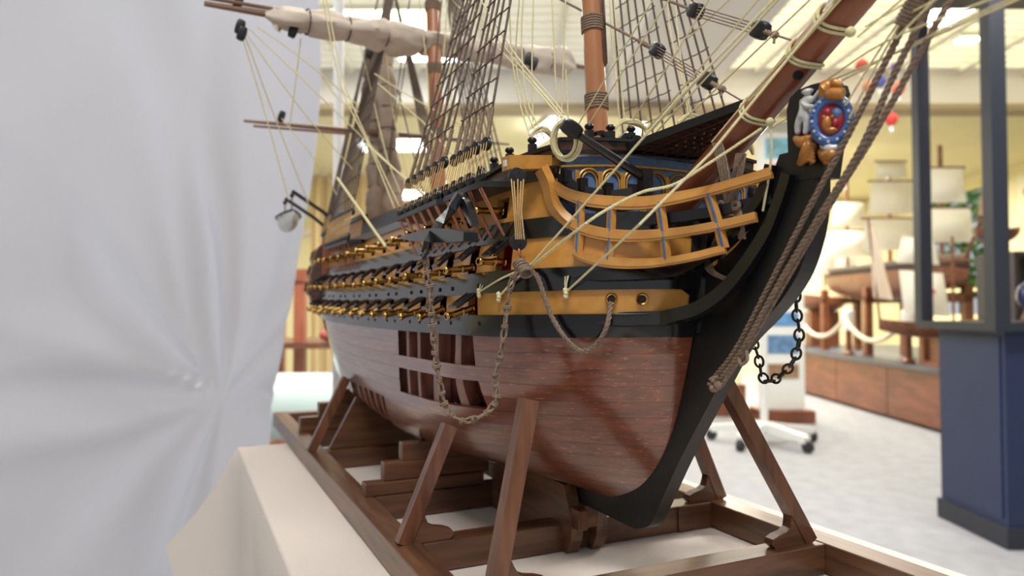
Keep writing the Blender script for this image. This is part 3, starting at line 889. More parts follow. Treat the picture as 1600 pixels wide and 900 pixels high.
# gammoning: turns of rope from the bowsprit down to the knee
for top_, mid_, bot_, n in (((1121, 224), (1130, 262), (1140, 318), 5), ((1158, 240), (1152, 275), (1143, 318), 5), ((1128, 322), (1128, 355), (1113, 392), 4), ((1104, 403), (1112, 424), (1142, 438), 4), ((1150, 322), (1155, 345), (1160, 372), 4)):
    for k in range(n):
        o = (k - (n - 1) / 2) * 3.4
        yy = -.0155
        MB().rope(spline([ay(top_[0] + o, top_[1], yy), ay(mid_[0] + o, mid_[1], yy - .001), ay(bot_[0] + o * .8, bot_[1] + abs(o) * .3, yy)], 6), .00085).build('gammoning_turn', M['rope'], ship)
for px, py in ((1126, 322), (1138, 325), (1150, 321)):
    MB().tube([ay(px, py, -.017) + V((.0030 * math.cos(a), 0, .0024 * math.sin(a))) for a in [2 * math.pi * j / 14 for j in range(14)]], .0016, 6, closed=True).build('gammoning_knot', M['rope'], ship)

# yards
def yard(name, a, b, r, mat='spar'):
    a, b = V(a), V(b)
    return MB().tube([a.lerp(b, f) for f in (0, .06, .25, .5, .75, .94, 1)], [r * .45, r * .55, r * .85, r, r * .85, r * .55, r * .45], 12).build(name, M[mat], ship)
ya0, ya1 = V((-.495, -.302, 1.499)), V((-.545, .300, 1.520))
yard('main_yard', ya0 - (ya1 - ya0) * .03, ya1 + (ya1 - ya0) * .03, .0075)
MB().tube([ya0 + V((.006, -.022, .006)), ya0.lerp(ya1, .3) + V((.006, 0, .006))], .0028, 8).build('studding_boom', M['spar'], ship)
# furled sail: a lumpy roll with real creases, lashed by gaskets
def furl(name, a, b, r, seed, f0, f1, n=90, m=22, mat='canvas'):
    rs = random.Random(seed); ph = [rs.uniform(0, 6.28) for _ in range(8)]
    rows = []
    T = (b - a).normalized(); A0 = align(a, T, V((0, 0, 1)))
    for i in range(n + 1):
        t = i / n; f = f0 + (f1 - f0) * t
        c = a.lerp(b, f)
        env = min(1, (t / .05) ** .6, ((1 - t) / .05) ** .6) if 0 < t < 1 else .25
        pinch = 1 - .20 * max(0, math.cos(t * 2 * math.pi * 9)) ** 10
        row = []
        for k in range(m):
            an = 2 * math.pi * k / m
            fold = .16 * math.sin(3 * an + 5 * t + ph[0]) + .10 * math.sin(5 * an - 19 * t + ph[1]) + .10 * math.sin(2 * an + 31 * t + ph[2]) + .07 * math.sin(9 * an + 47 * t + ph[3])
            R = r * (env * pinch * (1 + fold) * (1 + .18 * math.sin(11 * t + ph[4])) + .02)
            row.append(c + A0.to_3x3() @ V((R * math.cos(an) * .95, R * math.sin(an) * 1.1, 0)) + V((0, 0, -.004)))
        rows.append(row)
    o = MB().grid(rows, True).build(name, M[mat], ship, sharp=80)
    for k in range(1, 9):
        c = a.lerp(b, f0 + (f1 - f0) * k / 9) + V((0, 0, -.004))
        MB().tube([c + A0.to_3x3() @ V((r * .92 * math.cos(an), r * 1.05 * math.sin(an), 0)) for an in [2 * math.pi * j / 20 for j in range(20)]], .0011, 5, closed=True).build('gasket', M['rope_d'], ship)
    return o
furl('furled_main_sail', ya0 + V((0.006, 0, 0)), ya1 + V((.006, 0, 0)), .0185, 3, .095, .94)
# bunched corner of the sail at the yard arm
c = ya0.lerp(ya1, .12)
rows = []
for i in range(9):
    t = i / 8; ctr = c + V((.008, .012 * t + .010 * math.sin(t * 5), .008 - .030 * t)); w_ = .009 * math.sin(math.pi * (.15 + .75 * t))
    rows.append([ctr + V((w_ * .7 * math.cos(a), w_ * math.sin(a) * (1 + .25 * math.sin(3 * a)), .004 * math.sin(2 * a))) for a in [2 * math.pi * k / 12 for k in range(12)]])
MB().grid(rows, True).build('sail_clew', M['canvas'], ship, sharp=80)
cj0, cj1 = V((-.765, -.250, 1.418)), V((-.775, .25, 1.43))
yard('crossjack_yard', cj0, cj1, .0052)
MB().tube([cj0 + V((.004, .015, -.008)), cj0.lerp(cj1, .35) + V((.004, 0, -.008))], .0022, 8).build('studding_boom', M['spar'], ship)
# gaff and furled spanker on the mizzen
gf0, gf1 = V((-.79, 0, 1.33)), V((-.98, -.01, 1.50))
yard('gaff', gf0, gf1, .0045)
furl('furled_spanker', V((-.775, -.012, 1.24)), V((-.80, -.012, 1.62)), .020, 9, .02, .98, 50, 14, 'oldcanvas')
furl('furled_staysail', V((-.66, -.02, 1.25)), V((-.74, -.02, 1.62)), .014, 12, .02, .98, 50, 14, 'oldcanvas')

# ================================================================== boat in the quarter davits
boat = bpy.data.objects.new('quarter_boat', None); COL.objects.link(boat); boat.parent = ship; boat['label'] = 'white boat hung on two black davits'
bc = V((-.80, -.172, 1.262)); rows = []
for i in range(13):
    t = i / 12 * 2 - 1; x = .062 * t; wv = .019 * (1 - abs(t) ** 2.6) + .001; dp = .026 * (1 - .35 * abs(t) ** 3); sh2 = .006 * t * t
    rows.append([bc + V((x, wv * math.cos(a) * (abs(math.sin(a)) ** .15 if 0 < a < math.pi else 1), sh2 - dp * math.sin(a))) for a in [math.pi * k / 10 for k in range(11)]])
MB().grid(rows).build('boat_hull', M['white'], boat)
MB().tube([r[0] for r in rows], .0018, 6).tube([r[-1] for r in rows], .0018, 6).build('gunwale', M['satin'], boat)
for t in (3, 6, 9): MB().bar([rows[t][0] - V((0, 0, .003)), rows[t][-1] - V((0, 0, .003))], .006, .002).build('thwart', M['deck'], boat, smooth=False)
for xq in (-.752, -.842):
    MB().bar([hpos(xq, 1.23, -1, -.02), V((xq, -.118, 1.268)), V((xq, -.172, 1.302))], .0055, .0055).build('davit', M['satin'], boat, smooth=False)
    MB().tube([V((xq, -.172, 1.302)), V((xq * .98 - .018, -.172, 1.262))], .0012, 6).build('davit_fall', M['rope_d'], boat)
    MB().ball(V((xq, -.172, 1.294)), .004, 8, 6).build('davit_block', M['satin'], boat)

# ================================================================== figurehead
Bp = [ay(*q, -.0070) for q in ((1233, 283), (1231, 230), (1229, 172), (1234, 153), (1246, 141), (1268, 132), (1288, 127), (1298, 129), (1302, 142), (1298, 190), (1291, 240), (1286, 277))]
MB().prism(Bp, (0, .0140, 0)).build('figurehead_board', M['satin'], ship, smooth=False)
fig = bpy.data.objects.new('figurehead', None); COL.objects.link(fig); fig.parent = ship; fig['label'] = 'carved figurehead with silver cherub, blue oval, red shield and gilt crown'
yf = -.0085
def skin_fig(name, joints, bones, mat, parent, lev=2):
    me = bpy.data.meshes.new(name); r_ = ship.location
    me.from_pydata([tuple(V(p) - r_) for p, _ in joints], bones, [])
    o = bpy.data.objects.new(name, me); COL.objects.link(o); o.parent = parent
    md = o.modifiers.new('skin', 'SKIN'); md.use_smooth_shade = True
    for i, (_, r) in enumerate(joints): 
        me.skin_vertices[0].data[i].radius = (r, r) if not isinstance(r, tuple) else r
    me.skin_vertices[0].data[0].use_root = True
    sb = o.modifiers.new('sub', 'SUBSURF'); sb.levels = lev; sb.render_levels = lev
    me.materials.append(mat); return o
P = lambda px, py, dy=0: ay(px, py, yf - dy)
J = [(P(1258, 178), .0034), (P(1260, 165), .0036), (P(1262, 155), .0030), (P(1262, 149), .0018), (P(1262, 144, .001), .0040), (P(1261, 139, .001), .0036),
     (P(1254, 160, .001), .0019), (P(1259, 166, .004), .0016), (P(1272, 167, .004), .0014),
     (P(1271, 156, .001), .0018), (P(1277, 148, .001), .0015), (P(1283, 140, .001), .0014),
     (P(1252, 184, .001), .0031), (P(1247, 196, .001), .0026), (P(1247, 211, .001), .0018),
     (P(1263, 186, .002), .0031), (P(1261, 198, .002), .0024), (P(1258, 211, .002), .0017)]
skin_fig('cherub', J, [(0, 1), (1, 2), (2, 3), (3, 4), (4, 5), (2, 6), (6, 7), (7, 8), (2, 9), (9, 10), (10, 11), (0, 12), (12, 13), (13, 14), (0, 15), (15, 16), (16, 17)], M['silver'], fig)
# oval garter with a beaded rim, shield in its middle
oc = ay(1299, 188, -.0115) ; on = V((.50, -.86, .02)).normalized(); OX = on.cross(V((0, 0, 1))).normalized() * -1; OZ = OX.cross(on).normalized()
if OZ.z < 0: OZ = -OZ
def ov(a, rx, rz, h=0): return oc + OX * (rx * math.cos(a)) + OZ * (rz * math.sin(a)) + on * h
RXo, RZo = .0118, .0155
rows = []
for r, h in ((1.0, -.004), (1.0, .001), (.93, .0024), (.75, .0030), (.62, .0022), (.58, .0008), (.3, .0006), (.02, .0006)):
    rows.append([ov(2 * math.pi * k / 32, RXo * r, RZo * r, h) for k in range(32)])
ovm = plain('garter_blue', S((58, 96, 150)), .3, var=.2, vs=300, coat=.3)
gar = MB().grid(rows, True).build('garter_oval', ovm, fig, sharp=70)
for k in range(26):
    a = 2 * math.pi * k / 26
    MB().ball(ov(a, RXo * .82, RZo * .82, .0030), .0009, 6, 5).build('bead', M['silver'] if k % 2 else ovm, gar)
for k, (u, v_, ru, rv, mt, hh) in enumerate(((0, 0, .58, .62, 'red', .0022), (.24, .20, .26, .26, 'blue', .0030), (-.14, .26, .26, .22, 'red', .0034), (-.16, -.12, .26, .34, 'gilt', .0036), (.20, -.16, .22, .22, 'red', .0034), (.02, -.40, .30, .14, 'gilt', .0034), (.10, .06, .10, .10, 'gilt', .0040), (-.28, .10, .12, .12, 'gilt', .0034))):
    MB().ball(ov(0, 0, 0, .0010) + OX * (RXo * u) + OZ * (RZo * v_), 1, 14, 8, align(V((0, 0, 0)), on, OX).to_3x3(), (RXo * ru, RZo * rv, hh)).build('shield_charge', M[mt], gar)
def lump(name, pts, rr, mat):
    return MB().tube(spline([ay(a, b, yf - d) for a, b, d in pts], 5), [r for r in np.interp(np.linspace(0, 1, (len(pts) - 1) * 5 + 1), np.linspace(0, 1, len(rr)), rr)], 12).build(name, M[mat], fig)
lump('crown', [(1290, 157, .002), (1291, 147, .003), (1295, 138, .003), (1303, 134, .003)], [.0035, .0042, .0058, .0030], 'gilt')
lump('crown_band', [(1287, 149, .003), (1300, 147, .005), (1318, 147, .003)], [.0020, .0036, .0034], 'gilt')
lump('crown_top', [(1292, 134, .002), (1304, 131, .003), (1315, 134, .002)], [.0018, .0034, .0016], 'gilt')
lump('gilt_scroll', [(1243, 216, .001), (1252, 222, .003), (1262, 218, .003), (1270, 213, .002)], [.0018, .0036, .0030, .0016], 'gilt')
lump('gilt_scroll', [(1264, 220, .002), (1264, 232, .003), (1258, 245, .002), (1249, 256, .001)], [.0030, .0046, .0040, .0018], 'gilt')
for k in range(6):
    lump('acanthus_leaf', [(1262, 224 + 5 * k, .004), (1270, 226 + 5 * k, .004), (1276 - 2 * k, 231 + 5 * k, .001)], [.0012, .0016, .0007], 'gilt')
lump('white_ribbon', [(1284, 228, .003), (1296, 232, .005), (1308, 230, .003)], [.0014, .0026, .0016], 'silver')
lump('gilt_scroll', [(1282, 236, .001), (1290, 243, .003), (1300, 242, .004), (1309, 240, .002)], [.0020, .0036, .0040, .0016], 'gilt')
lump('gilt_scroll', [(1286, 243, .002), (1294, 251, .002), (1298, 256, .001)], [.0026, .0030, .0012], 'gilt')

# ================================================================== marine walk: dark sloping panel up to the bowsprit
A1, A2 = V((.053, -.034, 1.2205)), V((.053, .040, 1.2205)); T1, T2 = ay(1174, 166, -.006), ay(1174, 166, -.006) + V((-.004, .020, 0))
T2 = V((T1.x - .002, .012, T1.z))
MB().prism([A1, A2, T2, T1], (0, 0, .0028)).build('marine_walk', M['walnut'], ship, smooth=False)
MB().bar([A1 + V((0, 0, .003)), T1 + V((0, 0, .003))], .003, .006).build('walk_rail', M['satin'], ship, smooth=False)
for k in range(1, 12):
    f = k / 12
    MB().bar([A1.lerp(T1, f) - V((0, 0, .0006)), A2.lerp(T2, f) - V((0, 0, .0006))], .0008, .0012).build('grating_batten', M['walnut'], ship, smooth=False)
for k in range(1, 7):
    f = k / 7
    MB().bar([A1.lerp(A2, f) - V((0, 0, .0012)), T1.lerp(T2, f) - V((0, 0, .0012))], .0008, .0010).build('grating_batten', M['walnut'], ship, smooth=False)
for i in range(3, 9):
    for j in range(2, 6):
        q = (A1.lerp(T1, i / 11)).lerp(A2.lerp(T2, i / 11), j / 7) - V((0, 0, .0022))
        MB().ball(q, .0007, 5, 4).build('brass_pin', M['gold'], ship)

# boomkin with its block
k0, k1 = ay(1008, 279, -.045), ay(905, 212, -.100)
MB().tube([k0, k0.lerp(k1, .5), k1], [.0034, .0032, .0026], 12).build('boomkin', M['black'], ship)
MB().bbox(k0 + V((-.004, -.004, -.018)), k0 + V((.004, .004, .006))).build('boomkin_post', M['satin'], ship, smooth=False)
def oblong(p, ax_, L=.0075, W=.0058, Tk=.0042, name='pulley_block', mat='satin'):
    """grooved wooden block, long axis along the rope"""
    A = align(p, ax_, (CAM - p)).to_3x3()
    g = MB(); rows = []
    for i in range(9):
        th = math.pi * i / 8; z = -math.cos(th) * L; w_ = max(.45, math.sin(th) ** .32)
        row = []
        for k in range(20):
            a = 2 * math.pi * k / 20
            gr = 1 - .16 * (max(0, math.cos(5 * a)) ** 6)
            ca, sa = math.cos(a), math.sin(a); ca = math.copysign(abs(ca) ** .5, ca); sa = math.copysign(abs(sa) ** .5, sa)
            row.append(p + A @ V((Tk * w_ * ca * gr, W * w_ * sa * gr, z)))
        rows.append(row)
    g.grid(rows, True).add(rows[0], [tuple(range(20))]).add(rows[-1], [tuple(range(20))])
    return g.build(name, M[mat], ship, sharp=50)
kb = ay(893, 201, -.106); oblong(kb, k1 - k0, .0075, .0055, .0045)
MB().rope([kb, k1.lerp(k0, .08)], .0022).build('block_strop', M['rope'], ship)

# ================================================================== running and standing rigging
def line(pts, r=.00075, mat='cord', name='rigging_line', n=6, twist=False):
    g = MB()
    if twist: g.rope(pts, r)
    else: g.tube(pts, r, n)
    return g.build(name, M[mat], ship)
def H(px, py, o=.004):
    p = on_hull(px, py); return p + (CAM - p).normalized() * o
Y = lambda px, py, y: ay(px, py, y)
# cords belayed on the side, each with a frayed knot
def knot(p, tail):
    g = MB(); 
    for k in range(3): g.ball(p + V((rnd(-.001, .001), 0, (k - 1) * .0022)), .0021, 8, 6)
    for k in range(4):
        e = p + tail + V((rnd(-.003, .003), 0, rnd(-.002, .003)))
        g.tube([p, p.lerp(e, .6) + V((0, -.0005, 0)), e], .0005, 5)
    g.build('cord_knot', M['cord'], ship)
knot(H(749, 458), V((.004, 0, .005))); knot(H(780, 464), V((-.002, 0, -.003))); knot(H(884, 458), V((.001, 0, .010)))
e1 = H(832, 411, .012)
line(spline([H(749, 456), H(780, 437, .006), H(812, 422, .010), e1], 5) + [e1.lerp(Y(1054, 160, -.075), .5), Y(1054, 160, -.075), Y(1270, -64, -.03)], .00085)
e2 = H(836, 412, .012)
line(spline([H(781, 462), H(808, 434, .008), e2, Y(905, 357, -.118), Y(951, 326, -.100), Y(1004, 300, -.080), Y(1054, 288, -.062), Y(1110, 254, -.036), Y(1190, 201, -.012)], 6), .0010, twist=True)
line([H(886, 455), Y(1000, 350, -.105), Y(1110, 240, -.065), Y(1262, 54, -.02), Y(1310, -4, -.01)], .00085)
L_ = [  # cream cords between deck, bowsprit and the tops
    [(902, 197, -.05), (1020, 0, -.03), (1050, -50, -.02)], [(912, 207, -.05), (1045, 0, -.03), (1080, -50, -.02)], [(982, 197, -.01), (1045, 101, -.01), (1107, 0, 0), (1140, -50, 0)],
    [(1012, 202, -.02), (1185, 0, -.02), (1230, -50, -.02)], [(1018, 204, -.02), (1210, -6, -.02), (1250, -50, -.02)], [(1022, 210, -.02), (1216, 0, -.02), (1260, -50, -.02)], [(1032, 222, -.02), (1260, 5, -.01), (1310, -40, -.01)],
    [(1112, 222, -.02), (1180, 141, -.015), (1262, 50, -.013), (1320, -20, -.012)], [(1170, 158, -.012), (1262, 58, -.012), (1330, -20, -.012)], [(1180, 150, -.013), (1268, 50, -.013), (1340, -30, -.012)],
    [(1042, -10, .04), (1046, 40, .04), (1055, 85, .04), (1068, 132, .04), (1076, 184, .04)], [(1054, -10, .05), (1060, 60, .05), (1070, 130, .05), (1081, 186, .05)],
    [(958, -10, .02), (968, 100, .02), (977, 202, .02)], [(952, -10, .015), (958, 90, .015), (970, 205, .015)], [(884, -10, -.06), (880, 100, -.06), (877, 195, -.06)], [(884, 108, -.05), (888, 190, -.05)],
    [(1293, 124, -.003), (1384, 65, -.012), (1544, 0, -.03), (1610, -30, -.04)], [(1313, 127, -.003), (1420, 72, -.012), (1580, -2, -.03), (1640, -30, -.04)], [(1300, 125, .004), (1430, 70, .0), (1600, -5, -.01)],
    [(1321, 165, -.01), (1365, 92, -.01), (1409, 27, -.01), (1430, -10, -.01)], [(1327, 185, -.01), (1372, 98, -.01), (1418, 18, -.01), (1435, -10, -.01)],
    [(795, -10, -.09), (800, 90, -.09), (812, 160, -.09), (828, 214, -.09)], [(812, -10, -.085), (806, 90, -.085), (818, 160, -.085), (840, 214, -.085)], [(834, -10, -.08), (831, 110, -.08), (833, 190, -.08)], [(818, -10, -.088), (815, 60, -.088), (822, 150, -.088), (850, 216, -.088)],
    [(862, -10, -.05), (866, 80, -.05), (869, 150, -.05), (872, 196, -.05)],
    [(697, -10, -.06), (790, 87, -.07), (876, 184, -.085)], [(722, -10, -.06), (800, 88, -.07), (886, 190, -.085)], [(745, -10, -.10), (800, 78, -.10), (868, 160, -.10), (880, 178, -.10)],
    [(1075, 60, .03), (1150, -10, .03)], [(1400, 60, -.02), (1470, -10, -.02)], [(1385, 40, -.01), (1480, -10, -.02)], [(1340, 58, -.01), (1420, -10, -.01)], [(1352, 42, -.01), (1440, -10, -.01)],
]
for q in L_:
    Q = spline([Y(*p) for p in q], 4)
    for e in (0, -1):                              # carry the cord on to where it is made fast, above the picture
        px, py = q[e][0], q[e][1]
        if py > 0: continue
        nb = Q[1] if e == 0 else Q[-2]
        ext = Q[e] + (Q[e] - nb).normalized() * .10
        if 1100 < px <= 1290: ext = bs0 + bd * (.42 + (px - 1100) / 600 * .22) + V((0, -.006, .004))
        elif 900 < px <= 1100: ext = V((-.072, -.008, 1.62))
        elif px <= 900: ext = V((-.09, -.05, 1.60))
        if e == 0: Q = [ext] + Q
        else: Q = Q + [ext]
    line(Q, .00062)
X_ = lambda px, py, x: ax(px, py, x)
LX = [  # cords aft, between the yards and the side
    [(379, 58, -.50), (415, 180, -.53), (451, 312, -.56)], [(383, 56, -.50), (432, 190, -.55), (482, 318, -.6)], [(386, 54, -.50), (470, 170, -.52), (560, 275, -.55)], [(390, 45, -.50), (500, 150, -.5), (648, 295, -.5)], [(402, 42, -.50), (470, 90, -.5), (560, 165, -.5)],
    [(503, -10, -.42), (533, 135, -.40), (578, 230, -.38), (618, 330, -.36)], [(508, -10, -.42), (540, 135, -.40), (590, 250, -.38), (630, 335, -.36)], [(585, 115, -.45), (640, 150, -.42), (720, 195, -.36)], [(470, 60, -.5), (463, 120, -.52), (452, 200, -.55)],
    [(497, 105, -.5), (525, 150, -.5), (560, 175, -.48)], [(440, 185, -.70), (500, 260, -.7), (540, 330, -.68)], [(547, 0, -.55), (575, 120, -.55), (603, 240, -.5), (625, 300, -.48)], [(600, 0, -.6), (610, 150, -.58), (640, 290, -.55)],
    [(655, 0, -.45), (668, 120, -.45), (672, 250, -.42)], [(700, -5, -.40), (690, 120, -.4), (676, 240, -.38)], [(706, 20, -.40), (700, 140, -.4), (690, 235, -.38)], [(712, 60, -.35), (705, 150, -.34), (700, 240, -.33)],
]
for q in LX:
    line(spline([X_(*p) for p in q], 4), .0009)
line([X_(527, 278, -.40), X_(603, 386, -.28)], .0018); line([X_(572, 225, -.34), X_(690, 330, -.24)], .0013); line([X_(590, 130, -.42), X_(660, 190, -.38), X_(760, 300, -.20)], .0009)
for px, py, x in ((375, 42, -.50), (378, 52, -.50), (372, 4, -.50), (458, 48, -.50), (440, 182, -.765), (578, 82, -.6), (826, 92, -.42), (834, 100, -.42)):
    p = X_(px, py, x); oblong(p, V((.1, .3, 1)), .010, .006, .005)
# dark thin back stays
for q in ([(640, 0, -.62), (600, 300, -.6)], [(690, 0, -.45), (665, 260, -.43)], [(716, 0, -.4), (668, 250, -.38)], [(575, 40, -.75), (560, 290, -.72)], [(600, 40, -.78), (590, 290, -.72)], [(640, 60, -.70), (600, 300, -.66)], [(622, 140, -.6), (660, 300, -.55)], [(735, -5, -.30), (705, 110, -.28), (690, 215, -.26)], [(748, -5, -.28), (720, 110, -.26), (700, 200, -.25)]):
    line([X_(*p) for p in q], .0011, 'rope_d', 'back_stay')

# fore stays with their tackle blocks
def stay(pa, b1, b2, pe, y, r):
    a, u, v_, e = Y(*pa, y), Y(*b1, y), Y(*b2, y), Y(*pe, y * .3 - .006)
    d = (v_ - u).normalized()
    line([a, u], r, 'rope', 'fore_stay', twist=True); line([a.lerp(u, .86), u], r * 1.9, 'rope', 'stay_seizing', twist=True)
    oblong(u, d, .0072, .0062, .0045, 'stay_block'); oblong(v_, d, .0072, .0062, .0045, 'stay_block')
    s = V((0, 0, 1)); s = (s - d * s.dot(d)).normalized()
    for k in (-1.5, -.5, .5, 1.5):
        line([u + s * (.0022 * k) + V((0, -.003, 0)), v_ + s * (.0020 * k) + V((0, -.003, 0))], .00045, 'rope', 'stay_lanyard')
    line([v_, v_.lerp(e, .35)], r * 1.5, 'rope', 'stay_seizing', twist=True)
    k_ = v_.lerp(e, .38)
    MB().ball(k_, .0028, 8, 6).tube([k_, k_ + V((.001, -.002, -.006))], .0009, 5).build('stay_knot', M['rope'], ship)
    line([v_, e], r * .55, 'rope', 'fore_stay')
stay((868, -5), (1027, 79), (1106, 126), (1170, 164), .010, .0012)
stay((1020, -8), (1087, 17), (1188, 47), (1252, 68), .006, .0012)
# bobstays: heavy ropes from the stem to the bowsprit end
for pts in ([(1113, 594, -.012), (1150, 545, -.013), (1205, 440, -.014), (1268, 318, -.014), (1318, 225, -.013), (1372, 120, -.012), (1432, 0, -.010), (1445, -30, -.01)],
            [(1120, 600, -.012), (1160, 545, -.014), (1214, 448, -.016), (1282, 335, -.018), (1345, 232, -.018), (1400, 110, -.016), (1460, -5, -.012), (1475, -35, -.01)],
            [(1126, 604, -.012), (1168, 540, -.012), (1220, 452, -.012), (1290, 330, -.014), (1352, 232, -.016), (1425, 105, -.015), (1487, -5, -.012), (1500, -30, -.01)]):
    line(spline([Y(*p) for p in pts] + [bs0 + bd * (.33 + .02 * (pts[0][0] - 1113) / 6) + V((0, -.004, -.008))], 8), .0018, 'rope', 'bobstay', twist=True)
for o in range(8):
    p = Y(1438 - o * 3.2, -4 + o * 6.2, -.0125); q = Y(1420 - 2, 30, -.0125) - Y(1440 - 2, -8, -.0125)
    A = align(p, q)
    MB().tube([A @ V((.0050 * math.cos(a), .0028 * math.sin(a), 0)) for a in [2 * math.pi * j / 16 for j in range(16)]], .0011, 5, closed=True).build('bobstay_seizing', M['rope'], ship)
g = MB(); kp_ = Y(1117, 601, -.013)
for px, py in ((1117, 594), (1122, 602), (1115, 606)): g.ball(Y(px, py, -.014), .0032, 8, 6)
g.build('bobstay_knot', M['rope'], ship)
for px, py in ((1109, 591), (1106, 600), (1112, 608), (1120, 588)):
    MB().rope([Y(1118, 600, -.014), Y(px, py, -.016)], .0013).build('bobstay_tail', M['rope'], ship)
MB().tube(spline([Y(1166, 548, -.013), Y(1168, 562, -.016), Y(1158, 570, -.016), Y(1154, 560, -.014)], 5), .0012, 6).build('bobstay_loop', M['rope'], ship)
# thin cord from the lashing down to the head rail
line([Y(1204, 196, -.012), Y(1206, 230, -.012), Y(1203, 268, -.012), Y(1192, 330, -.010)], .0008); line([Y(1200, 186, -.012), Y(1206, 198, -.012), Y(1250, 172, .0)], .0008)
MB().ball(Y(1203, 190, -.013), .0026, 8, 6).build('lashing_knot', M['cord'], ship)

# coils of cord
def coil(c, n, r, ax_, mat='cord', sq=.65, th=.0007, drop=.5):
    A = align(c, ax_, V((0, 0, 1)))
    o = None
    for k in range(n):
        pts = []
        rr = r * rnd(.75, 1.1); dx, dy = rnd(-.2, .2) * r, rnd(-.15, .15) * r; tl = rnd(-.3, .3)
        for j in range(22):
            a = 2 * math.pi * j / 22
            pts.append(A @ V((rr * math.cos(a) - rr * drop * (math.cos(a) < 0) * .2 + dx * .3, rr * sq * math.sin(a) + dy, rnd(-.0005, .0005) + (k - n / 2) * .0006 + tl * .001 * math.sin(a))))
        q = MB().tube(pts, th, 6, closed=True).build('cord_coil', M[mat], ship)
coil(Y(884, 217, -.104), 9, .0125, (CAM - Y(884, 217, -.10)), sq=.72)
for c_, L2 in (((985, 203, -.012), .016), ((1082, 196, .02), .014), ((1164, 240, .03), .008), ((846, 216, -.086), .010)):
    p = Y(*c_)
    for k in range(8):
        pts = spline([p + V((0, -L2, rnd(-.002, .001))), p + V((rnd(-.002, .002), -L2 * .4, .004 + rnd(0, .004))), p + V((rnd(-.002, .002), L2 * .4, .005 + rnd(0, .004))), p + V((0, L2, rnd(0, .003)))], 5)
        MB().tube(pts, .0011, 6).build('cord_hank', M['cord'], ship)

# ================================================================== hanging cables and chains
def links(name, pts, ll, wd, th, mat, parent=None, lab=None, twist=0.0, hi=8):
    root = bpy.data.objects.new(name, None); COL.objects.link(root); root.parent = ship
    if lab: root['label'] = lab
    g = MB(); q = []
    for j in range(16):
        a = 2 * math.pi * j / 16
        q.append(V((wd * math.cos(a), 0, (ll * .62) * math.sin(a))))
    me = proto(g.tube(q, th, hi, closed=True), 'link', M[mat])
    P = resample(pts, ll); P = [P[0]] + P[1:]
    d = 0; out = []; acc = 0
    Q = resample(pts, ll / 12)
    k = 0; last = Q[0]
    for a, b in zip(Q, Q[1:]):
        acc += (b - a).length
        if acc >= ll:
            acc -= ll; out.append((last, b)); last = b
    for i, (a, b) in enumerate(out):
        m_ = (a + b) / 2; dr = (b - a).normalized()
        sidev = (CAM - m_).cross(dr)
        A = align(m_, dr, sidev if i % 2 == 0 else (CAM - m_))
        A = A @ Matrix.Rotation(rnd(-twist, twist), 4, 'Z')
        inst(me, 'link', A, root)
    return root
# knotted rope cable from the anchor ring, looping under the side and back to the cat block
cp = [(664, 398), (667, 420), (672, 452), (674, 485), (676, 513), (679, 545), (683, 577), (690, 609), (695, 634), (717, 657), (745, 654), (770, 636), (777, 616), (772, 591), (782, 552), (788, 517), (793, 474), (800, 438), (814, 414)]
d0 = (rg - CAM).dot(FW); pe = H(814, 414, .010); d1 = (pe - CAM).dot(FW)
pts = []
for i, (a, b) in enumerate(cp):
    f = i / (len(cp) - 1); d = d0 + (d1 - d0) * f
    h = on_hull(a, b); dm = (h - CAM).dot(FW) - .010 if h else d
    pts.append(ad(a, b, min(d, dm)))
CB = spline(pts, 6)
cab = links('anchor_cable', CB, .0092, .0018, .00095, 'rope', lab='knotted brown rope cable hanging in a loop', twist=.5, hi=6)
for k in range(3, len(CB) - 3, 4):
    m_ = CB[k]; dr = (CB[k + 1] - CB[k - 1]).normalized(); A = align(m_, dr)
    MB().tube([A @ V(((.0014 + .0008 * (k % 3)) * math.cos(a), (.0014 + .0006 * (k % 2)) * math.sin(a), .0024 * (a / 12.6 - .5))) for a in [j * .6 for j in range(22)]], .0008, 5).build('rope_knot', M['rope'], cab)
g = MB()
for k in range(7):
    A = align(Y(812 + k * 1.8, 412 + k * 2.4, -.130), V((.6, 0, -.8)))
    g.tube([A @ V((.0042 * math.cos(a), .0042 * math.sin(a), .0006 * math.sin(a + k))) for a in [2 * math.pi * j / 16 for j in range(16)]], .0011, 5, closed=True)
g.build('cable_whipping', M['rope'], ship)
lp = [(822, 418), (838, 430), (848, 455), (860, 490), (880, 524), (906, 548), (930, 540), (948, 510), (955, 472)]
Q = []
for i, (a, b) in enumerate(lp):
    Q.append(H(a, b, .010 if i < len(lp) - 1 else .0))
line(spline(Q, 8), .0019, 'rope', 'hawse_rope', twist=True)
# iron chain on the far side of the stem
ch = [(1243, 455), (1245, 490), (1249, 520), (1246, 548), (1235, 572), (1218, 588), (1200, 597), (1190, 588), (1187, 568), (1181, 545), (1175, 530)]
links('bobstay_chain', spline([Y(a, b, .035) for a, b in ch], 6), .0066, .0030, .0009, 'chain' if 'chain' in M else 'satin', lab='dark iron chain hanging behind the stem', twist=.25)
# ================================================================== cradle
cr = thing('model_cradle', V((-.31, 0, .8745)), 'dark walnut cradle frame with slanted posts under the ship model', 'stand')
ZT, ZB = .9005, .8752
bev = .0008
MB().bbox((-.925, -.180, ZB), (.34, -.155, ZT), bev).build('side_rail', M['cradle_x'], cr, smooth=False)
MB().bbox((-.925, .155, ZB), (.34, .180, ZT), bev).build('side_rail', M['cradle_x'], cr, smooth=False)
for x0, x1 in ((.043, .067), (-.101, -.077), (-.265, -.241), (-.53, -.506), (-.70, -.676), (-.925, -.90), (.315, .34)):
    b = MB().bbox((x0, -.1545, ZB), (x1, .1545, ZT - .0004), bev).build('cross_beam', M['cradle_y'], cr, smooth=False)
